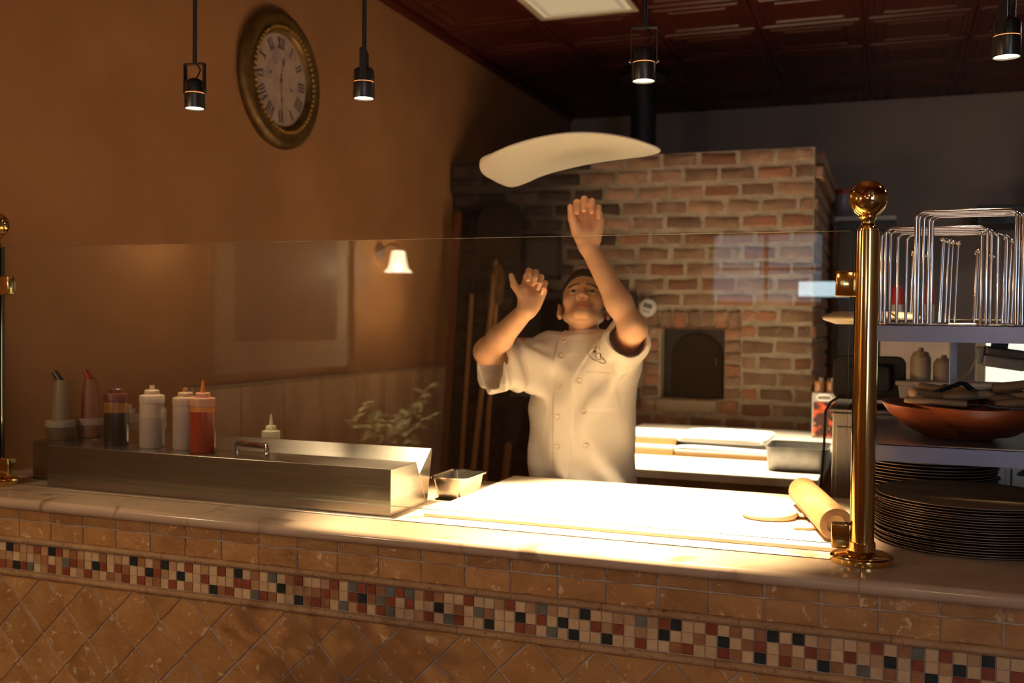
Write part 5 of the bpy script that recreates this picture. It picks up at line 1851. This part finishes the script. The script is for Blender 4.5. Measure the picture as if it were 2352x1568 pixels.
# image-right hand: palm to the viewer, fingers hooked forward over the palm
view = V3(0.27, -0.96, -0.10)
hand(WRL, V3(-0.02, 0.06, 1.0), view, V3(-1, -0.25, 0), [(1.05, 1.05, 0.9), (1.0, 1.1, 0.9), (1.02, 1.1, 0.85), (1.15, 1.1, 0.8)], 0.0,
     tcurl=0.35, thumb_dir=V3(-0.22, -0.35, 0.92), L=1.0, z=1.14)
# image-left hand: bent back, palm turned up, thumb pointing up and outwards
hand(WRR, V3(0.22, 0.12, 0.93), V3(0.50, -0.80, 0.25), V3(-0.85, -0.45, 0.1), [(1.0, 1.1, 0.8), (1.2, 1.2, 0.8), (1.35, 1.25, 0.8), (1.45, 1.3, 0.8)], 0.04,
     tcurl=0.45, thumb_dir=V3(-0.60, -0.15, 0.80), L=0.95, z=0.97)

M_SKIN = mat('skin', (0.66, 0.385, 0.235), 0.45, col2=(0.61, 0.335, 0.195), ns=30, sss=0.12, bump=0.05, bs=300)
P_, F_ = polygonise(body, (-1.32, 2.66, 0.02), (-0.60, 3.42, 1.86), 0.0030)
me = np_mesh('person', P_ - RIG, F_, M_SKIN)
# natural colouring: lips, brows, ears a little redder (flat colour differences of the skin itself)
loc = (P_ - HO) @ HR
tint = np.zeros((len(P_), 4))
tint[:, 3] = 1
if len(me.vertices) == len(P_):
    x, f_, u = loc[:, 0], loc[:, 1], loc[:, 2]
    lip = np.clip(1.35 - np.sqrt((x / 0.0285) ** 2 + ((u + 0.0515 + 0.06 * np.abs(x)) / 0.0115) ** 2) * 1.1, 0, 1) * (f_ > 0.07) * (f_ < 0.13)
    bx = np.abs(x)
    bu = 0.0345 - np.clip(bx - 0.032, 0, 1) * 0.35 - np.clip(0.020 - bx, 0, 1) * 0.12
    brow = np.clip(1.6 - np.abs(u - bu) / 0.0034, 0, 1) * (bx > 0.010) * (bx < 0.049) * (f_ > 0.04) * (f_ < 0.13)
    lash = np.clip(1.5 - np.abs(np.sqrt(((bx - 0.031) / 0.0135) ** 2 + ((u - 0.0095) / 0.0058) ** 2) - 1.0) * 5, 0, 1) * (f_ > 0.06) * (f_ < 0.13) * (u > 0.0075)
    stub = np.clip(0.0, 0, 1)
    tint[:, 0] = lip
    tint[:, 1] = np.maximum(brow, lash * 0.8)
ca = me.color_attributes.new('tint', 'FLOAT_COLOR', 'POINT')
ca.data.foreach_set('color', tint.astype(np.float32).ravel())
nt = M_SKIN.node_tree
at = nt.nodes.new('ShaderNodeAttribute')
at.attribute_name = 'tint'
sp = nt.nodes.new('ShaderNodeSeparateColor')
nt.links.new(at.outputs['Color'], sp.inputs[0])
bs_ = nt.nodes['Principled BSDF']
src = bs_.inputs['Base Color'].links[0].from_socket
m1 = nt.nodes.new('ShaderNodeMix'); m1.data_type = 'RGBA'
nt.links.new(sp.outputs[0], m1.inputs['Factor'])
nt.links.new(src, m1.inputs['A'])
m1.inputs['B'].default_value = (0.44, 0.125, 0.095, 1)
m2 = nt.nodes.new('ShaderNodeMix'); m2.data_type = 'RGBA'
nt.links.new(sp.outputs[1], m2.inputs['Factor'])
nt.links.new(m1.outputs['Result'], m2.inputs['A'])
m2.inputs['B'].default_value = (0.022, 0.014, 0.011, 1)
nt.links.new(m2.outputs['Result'], bs_.inputs['Base Color'])
person = obj('person', me, None, tuple(RIG))
tag(person, 'person in white short sleeved cook jacket looking up with both arms raised', 'person')


def pl_(p):
    return tuple(np.array(p, float) - RIG)


# eyes
for s in (-1, 1):
    c = hp(s * 0.031, 0.0765, 0.0088)
    e = MB().sphere((0, 0, 0), 0.0118, 24, 16)
    eo = e.build('eye', mat('eye_white', (0.72, 0.66, 0.60), 0.2), person, pl_(c), smooth=80)
    gaze = FW * 0.98 + UP * 0.12
    gaze /= np.linalg.norm(gaze)
    q = Vector(gaze).to_track_quat('Z', 'Y')
    MB().lathe([(0.0, 0.0124), (0.0040, 0.0118), (0.0072, 0.0098)], 20, cap=False, M=q.to_matrix().to_4x4()).build('iris', mat('dark_iris', (0.018, 0.010, 0.007), 0.1), eo, smooth=80)

# hair
hair = Sdf()
hair.ell(hp(0, -0.013, 0.047), (0.0805, 0.1005, 0.0925), HR, 0.0)


def hair_cut(p):
    q = (p - HO) @ HR
    x, f_, u = q[:, 0], q[:, 1], q[:, 2]
    front = -(-0.800 * (f_ - 0.074 + 2.2 * x * x) + 0.600 * (u - 0.088))
    low = -(u + 0.055)
    return np.maximum(np.maximum(front, low), -1)


hair.fn(hair_cut, HO - 0.2, HO + 0.2, 0, 'i')


def hair_top(p):
    q = (p - HO) @ HR
    n1 = np.sin(q[:, 0] * 420 + 3 * np.sin(q[:, 1] * 160)) * np.sin(q[:, 1] * 380 + q[:, 2] * 150)
    side = np.clip((0.075 - q[:, 2]) / 0.05, 0, 1)           # clipped short at the sides
    return 0.0014 * n1 + side * 0.0040 - np.clip((q[:, 2] - 0.10) / 0.03, 0, 1) * np.clip((q[:, 1] + 0.02) / 0.06, 0, 1) * 0.011


hair.fn(hair_top, HO - 0.3, HO + 0.3, 0, 'disp')
P_, F_ = polygonise(hair, HO - 0.16, HO + 0.16, 0.0025)
obj('hair', np_mesh('hair', P_ - RIG, F_, mat('black_hair', (0.014, 0.010, 0.009), 0.45, bump=0.4, bs=400)), person)

# jacket -------------------------------------------------------------
jk = Sdf()
ZK = np.array([0.70, 0.90, 1.00, 1.12, 1.22, 1.30, 1.355, 1.40, 1.43])
AK = np.array([0.200, 0.188, 0.180, 0.181, 0.188, 0.186, 0.168, 0.120, 0.085])
BK = np.array([0.150, 0.142, 0.138, 0.132, 0.128, 0.120, 0.100, 0.078, 0.068])
CYK = np.array([3.265, 3.262, 3.26, 3.25, 3.245, 3.245, 3.245, 3.248, 3.248])


def torso(p):
    z = np.clip(p[:, 2], 0.72, 1.42)
    a = np.interp(z, ZK, AK)
    b = np.interp(z, ZK, BK)
    cy = np.interp(z, ZK, CYK)
    x = (p[:, 0] + 0.965) / a
    y = (p[:, 1] - cy) / b
    k0 = np.sqrt(x * x + y * y)
    d_ = (k0 - 1) * (np.minimum(a, b) * 0.5 + 0.5 * np.sqrt((x * a) ** 2 + (y * b) ** 2) / np.maximum(k0, 1e-6)) * 0.9
    return np.maximum(d_, np.maximum(p[:, 2] - 1.405, 0.74 - p[:, 2]))


jk.fn(torso, (-1.22, 3.05, 0.70), (-0.72, 3.45, 1.44), 0.0)
jk.cone((-1.085, 3.245, 1.352), (-0.845, 3.235, 1.362), 0.060, 0.062, 0.05)
SR0 = V3(-1.085, 3.225, 1.325)
SR1 = SR0 + (ELR - SHR) * 0.93 + V3(-0.010, 0.005, -0.016)
jk.cone(SR0, SR1, 0.078, 0.074, 0.045)
jk.cone(SR0 + (SR1 - SR0) * 0.45 + V3(0, 0, -0.03), SR1 + V3(0.004, 0.012, -0.030), 0.066, 0.056, 0.05)
SL0 = V3(-0.842, 3.215, 1.335)
SL1 = SL0 + (ELL - SHL) * 0.80 + V3(0.012, 0.0, 0.012)
jk.cone(SL0, SL1, 0.078, 0.068, 0.045)
# collar band
jk.cone((-0.958, 3.245, 1.372), (-0.955, 3.245, 1.392), 0.073, 0.070, 0.015)


def folds(p):
    x, y, z = p[:, 0] + 0.965, p[:, 1], p[:, 2]
    front = np.clip((3.30 - y) / 0.10, 0, 1)
    w1 = np.sin(46 * (x + 0.30 * (z - 1.1)) + 2.2 * np.sin(7 * z)) * np.clip((1.22 - z) / 0.25, 0.2, 1) * 0.0095
    w2 = np.sin(38 * (x * 0.9 - 0.85 * (z - 1.2)) + 1.5 * np.sin(11 * x)) * np.exp(-((x - 0.12) / 0.12) ** 2) * np.exp(-((z - 1.24) / 0.10) ** 2) * 0.0120
    w3 = np.sin(40 * (x * 0.9 + 0.95 * (z - 1.2)) + 1.0) * np.exp(-((x + 0.14) / 0.12) ** 2) * np.exp(-((z - 1.25) / 0.10) ** 2) * 0.0120
    arm = np.clip((3.14 - y) / 0.08, 0, 1)
    w4 = arm * 0.0065 * np.sin(70 * y + 30 * z + 3 * np.sin(40 * x))
    d_ = (w1 + w2 + w3) * front + w4
    # overlapping front panel: raised layer with a straight left and a curved right edge
    zz = np.clip((z - 0.95) / 0.47, 0, 1)
    rightedge = 0.000 + 0.020 * zz + 0.075 * np.clip((z - 1.26) / 0.14, 0, 1) ** 1.5
    leftedge = -0.060 + 0.0 * z
    ins = np.clip((rightedge - x) / 0.003, 0, 1) * np.clip((x - leftedge) / 0.003, 0, 1) * (y < 3.22) * (arm < 0.7)
    d_ = d_ - 0.0055 * ins
    # breast pocket, a patch on his left
    px_ = np.clip(1 - np.abs(x - 0.098) / 0.052, 0, 0.06) / 0.06
    pz_ = np.clip(1 - np.abs(z - 1.235) / 0.062, 0, 0.06) / 0.06
    d_ = d_ - 0.0030 * px_ * pz_ * (y < 3.22) * (arm < 0.5)
    return d_


jk.fn(folds, (-2, 2, 0), (0, 4, 2), 0.0, 'disp')
# hollow the sleeve ends, the neck and the hem
dR = (SR1 - SR0) / np.linalg.norm(SR1 - SR0)
dL = (SL1 - SL0) / np.linalg.norm(SL1 - SL0)


def half(n_, c):
    n_ = np.array(n_, float)
    n_ = n_ / np.linalg.norm(n_)
    return lambda p: (p - c) @ n_


endR = SR1 + dR * 0.030
endL = SL1 + dL * 0.030


def cut_cuffs(p):
    # cut the rounded sleeve caps flat (only near the arms)
    a = (p - endR) @ (dR * 0.90 + V3(-0.25, 0, -0.10))
    a = np.where(np.linalg.norm(p - endR, axis=1) < 0.16, a, -1.0)
    b = (p - endL) @ (dL * 0.95 + V3(0.05, 0, 0.20))
    b = np.where(np.linalg.norm(p - endL, axis=1) < 0.15, b, -1.0)
    return np.maximum(a, b)


jk.fn(cut_cuffs, (-2, 2, 0), (0, 4, 2), 0.0, 'i')
jk.cone(SR1 - dR * 0.05, SR1 + dR * 0.12, 0.056, 0.068, 0.004, 's')
jk.cone(SR1 - dR * 0.03 + V3(0.0, 0.01, -0.028), SR1 + dR * 0.12 + V3(0.004, 0.012, -0.032), 0.044, 0.050, 0.004, 's')
jk.cone(SL1 - dL * 0.05, SL1 + dL * 0.12, 0.055, 0.062, 0.004, 's')
jk.cone((-0.958, 3.245, 1.405), (-0.955, 3.245, 1.60), 0.0625, 0.064, 0.003, 's')
P_, F_ = polygonise(jk, (-1.36, 2.84, 0.66), (-0.60, 3.50, 1.50), 0.0036)
M_COAT = mat('white_jacket_cotton', (0.80, 0.74, 0.66), 0.85, col2=(0.77, 0.70, 0.61), ns=12, bump=0.12, bs=700)
jme = np_mesh('jacket', P_ - RIG, F_, M_COAT)
jacket = obj('jacket', jme, person)
jb = BVHTree.FromPolygons([Vector(v) for v in P_], [tuple(int(i) for i in q) for q in F_])


def on_jacket(x, z):
    h_ = jb.ray_cast(Vector((x, 2.7, z)), Vector((0, 1, 0)))
    # skip sleeves in front: take the last forward hit of the chest
    while h_[0] is not None and h_[0].y < 3.02:
        h_ = jb.ray_cast(h_[0] + Vector((0, 0.002, 0)), Vector((0, 1, 0)))
    return (h_[0], h_[1]) if h_[0] is not None else (Vector((x, 3.1, z)), Vector((0, -1, 0)))


btn = mat('pearl_button', (0.62, 0.52, 0.43), 0.25)
for (x, z) in ((-1.004, 1.396), (-1.003, 1.342), (-1.003, 1.246), (-1.004, 1.148), (-1.006, 1.050), (-0.918, 1.168), (-0.912, 1.058), (-0.936, 1.266)):
    c, n_ = on_jacket(x, z)
    if n_.y > 0:
        n_ = -n_
    q = n_.to_track_quat('Z', 'Y').to_matrix().to_4x4()
    b_ = MB().lathe([(0.0, 0.0), (0.0088, 0.0), (0.0092, 0.0012), (0.0090, 0.0030), (0.0074, 0.0036), (0.0062, 0.0022), (0.0, 0.0020)], 24, M=q)
    b_.build('button', btn, jacket, pl_(c), smooth=50)

# embroidered emblem above the pocket: wavy oval and three little marks
thread = mat('black_thread', (0.02, 0.022, 0.018), 0.8)
em = MB()
EC = (-0.868, 1.353)


def emb_path(pts, r):
    path = []
    for (a, b) in pts:
        c, n_ = on_jacket(EC[0] + 1.2 * a, EC[1] + 1.15 * b)
        path.append(tuple(Vector(pl_(c)) + Vector((0, -0.0012, 0))))
    em.tube(path, r, 6)


ov = [(-0.036, 0.002), (-0.033, 0.010), (-0.020, 0.019), (-0.006, 0.023), (0.008, 0.022), (0.020, 0.016), (0.027, 0.013), (0.031, 0.006), (0.030, -0.004), (0.029, -0.014),
      (0.022, -0.021), (0.012, -0.024), (0.002, -0.020), (-0.008, -0.0165), (-0.020, -0.0145), (-0.029, -0.008), (-0.036, 0.002)]
emb_path(ov, 0.0011)
emb_path([(-0.022, 0.006), (-0.016, 0.0065), (-0.009, 0.006)], 0.0019)
emb_path([(-0.0165, 0.0065), (-0.0155, 0.0125)], 0.0015)
emb_path([(-0.020, 0.0085), (-0.0145, 0.0095), (-0.011, 0.0075)], 0.0012)
emb_path([(0.003 + 0.0085 * math.cos(a), -0.004 + 0.0095 * math.sin(a)) for a in [2 * PI * i / 14 + 0.7 for i in range(15)]], 0.0010)
emb_path([(0.007, -0.008), (0.010, 0.000), (0.0125, 0.005), (0.015, 0.003), (0.012, -0.001), (0.010, -0.003), (0.015, -0.008)], 0.0011)
emb_path([(0.016, -0.009), (0.019, -0.013), (0.020, -0.008), (0.022, -0.0125), (0.0235, -0.008), (0.0255, -0.0115), (0.027, -0.008)], 0.0013)
em.build('emblem', thread, jacket)['label'] = 'black embroidered oval emblem with script lettering'

# trousers and shoes (behind the counter)
tr = Sdf()
tr.cone((-0.965, 3.265, 0.93), (-0.965, 3.265, 0.86), 0.135, 0.14, 0.05)
for s in (-1, 1):
    tr.cone((-0.965 + s * 0.085, 3.26, 0.88), (-0.965 + s * 0.10, 3.255, 0.50), 0.098, 0.078, 0.05)
    tr.cone((-0.965 + s * 0.10, 3.255, 0.50), (-0.965 + s * 0.105, 3.27, 0.10), 0.078, 0.066, 0.03)
P_, F_ = polygonise(tr, (-1.25, 3.05, 0.02), (-0.70, 3.50, 1.10), 0.008)
obj('trousers', np_mesh('trousers', P_ - RIG, F_, mat('dark_trousers', (0.03, 0.03, 0.035), 0.9)), person)
for s in (-1, 1):
    sh = Sdf()
    sh.cone((-0.965 + s * 0.105, 3.28, 0.045), (-0.965 + s * 0.12, 3.10, 0.035), 0.045, 0.040, 0.03)
    sh.cone((-0.965 + s * 0.105, 3.28, 0.05), (-0.965 + s * 0.105, 3.275, 0.10), 0.045, 0.042, 0.03)
    sh.fn(lambda p: -(p[:, 2] - 0.002), (-2, 2, -1), (0, 4, 1), 0, 'i')
    P_, F_ = polygonise(sh, (-1.25, 3.0, -0.02), (-0.70, 3.40, 0.18), 0.007)
    obj('shoe', np_mesh('shoe', P_ - RIG, F_, mat('black_leather', (0.015, 0.015, 0.015), 0.4)), person)

# ================================================================== TOSSED DOUGH
mb = MB()
NR, NA = 16, 72
R_d = 0.274
C0 = (-0.919, 2.93, 1.955)
DX = [-0.285, -0.262, -0.241, -0.207, -0.172, -0.138, -0.103, -0.069, -0.034, 0.0, 0.034, 0.069, 0.103, 0.138, 0.172, 0.207, 0.241, 0.285]
DZ = [1.908, 1.910, 1.914, 1.923, 1.936, 1.947, 1.956, 1.963, 1.970, 1.975, 1.979, 1.982, 1.983, 1.983, 1.981, 1.979, 1.975, 1.967]
DS = [0.0, -0.16, -0.19, -0.09, -0.02, 0.004, 0.013, 0.018, 0.020, 0.020, 0.018, 0.015, 0.013, 0.012, 0.010, 0.012, 0.02, 0.04]


def dough_pt(r, a, top):
    x = r * math.cos(a)
    y = r * math.sin(a) * 0.98
    z = sum(np.interp(x + o, DX, DZ) for o in (-0.02, 0.0, 0.02)) / 3 + y * np.interp(x, DX, DS) - C0[2]
    rr = r / R_d
    th = 0.0040 + 0.0045 * rr ** 6
    e = math.sqrt(max(0.0, 1 - rr ** 16))
    return (C0[0] + x, C0[1] + y, C0[2] + z + (th if top else -th) * e)


vs, fs = [], []
for top in (True, False):
    for i in range(NR + 1):
        r = R_d * (1 - (1 - i / NR) ** 1.7)
        for k in range(NA):
            vs.append(dough_pt(r, 2 * PI * k / NA, top))
n1 = (NR + 1) * NA
for t_ in (0, 1):
    for i in range(NR):
        for k in range(NA):
            k2 = (k + 1) % NA
            q = (t_ * n1 + i * NA + k, t_ * n1 + (i + 1) * NA + k, t_ * n1 + (i + 1) * NA + k2, t_ * n1 + i * NA + k2)
            fs.append(q if t_ == 0 else q[::-1])
mb.add([(p[0] - C0[0], p[1] - C0[1], p[2] - C0[2]) for p in vs], fs)
tag(mb.build('pizza_dough', M_DOUGH, loc=C0, smooth=80), 'wide floppy disc of pizza dough spinning in the air above the cook', 'dough')
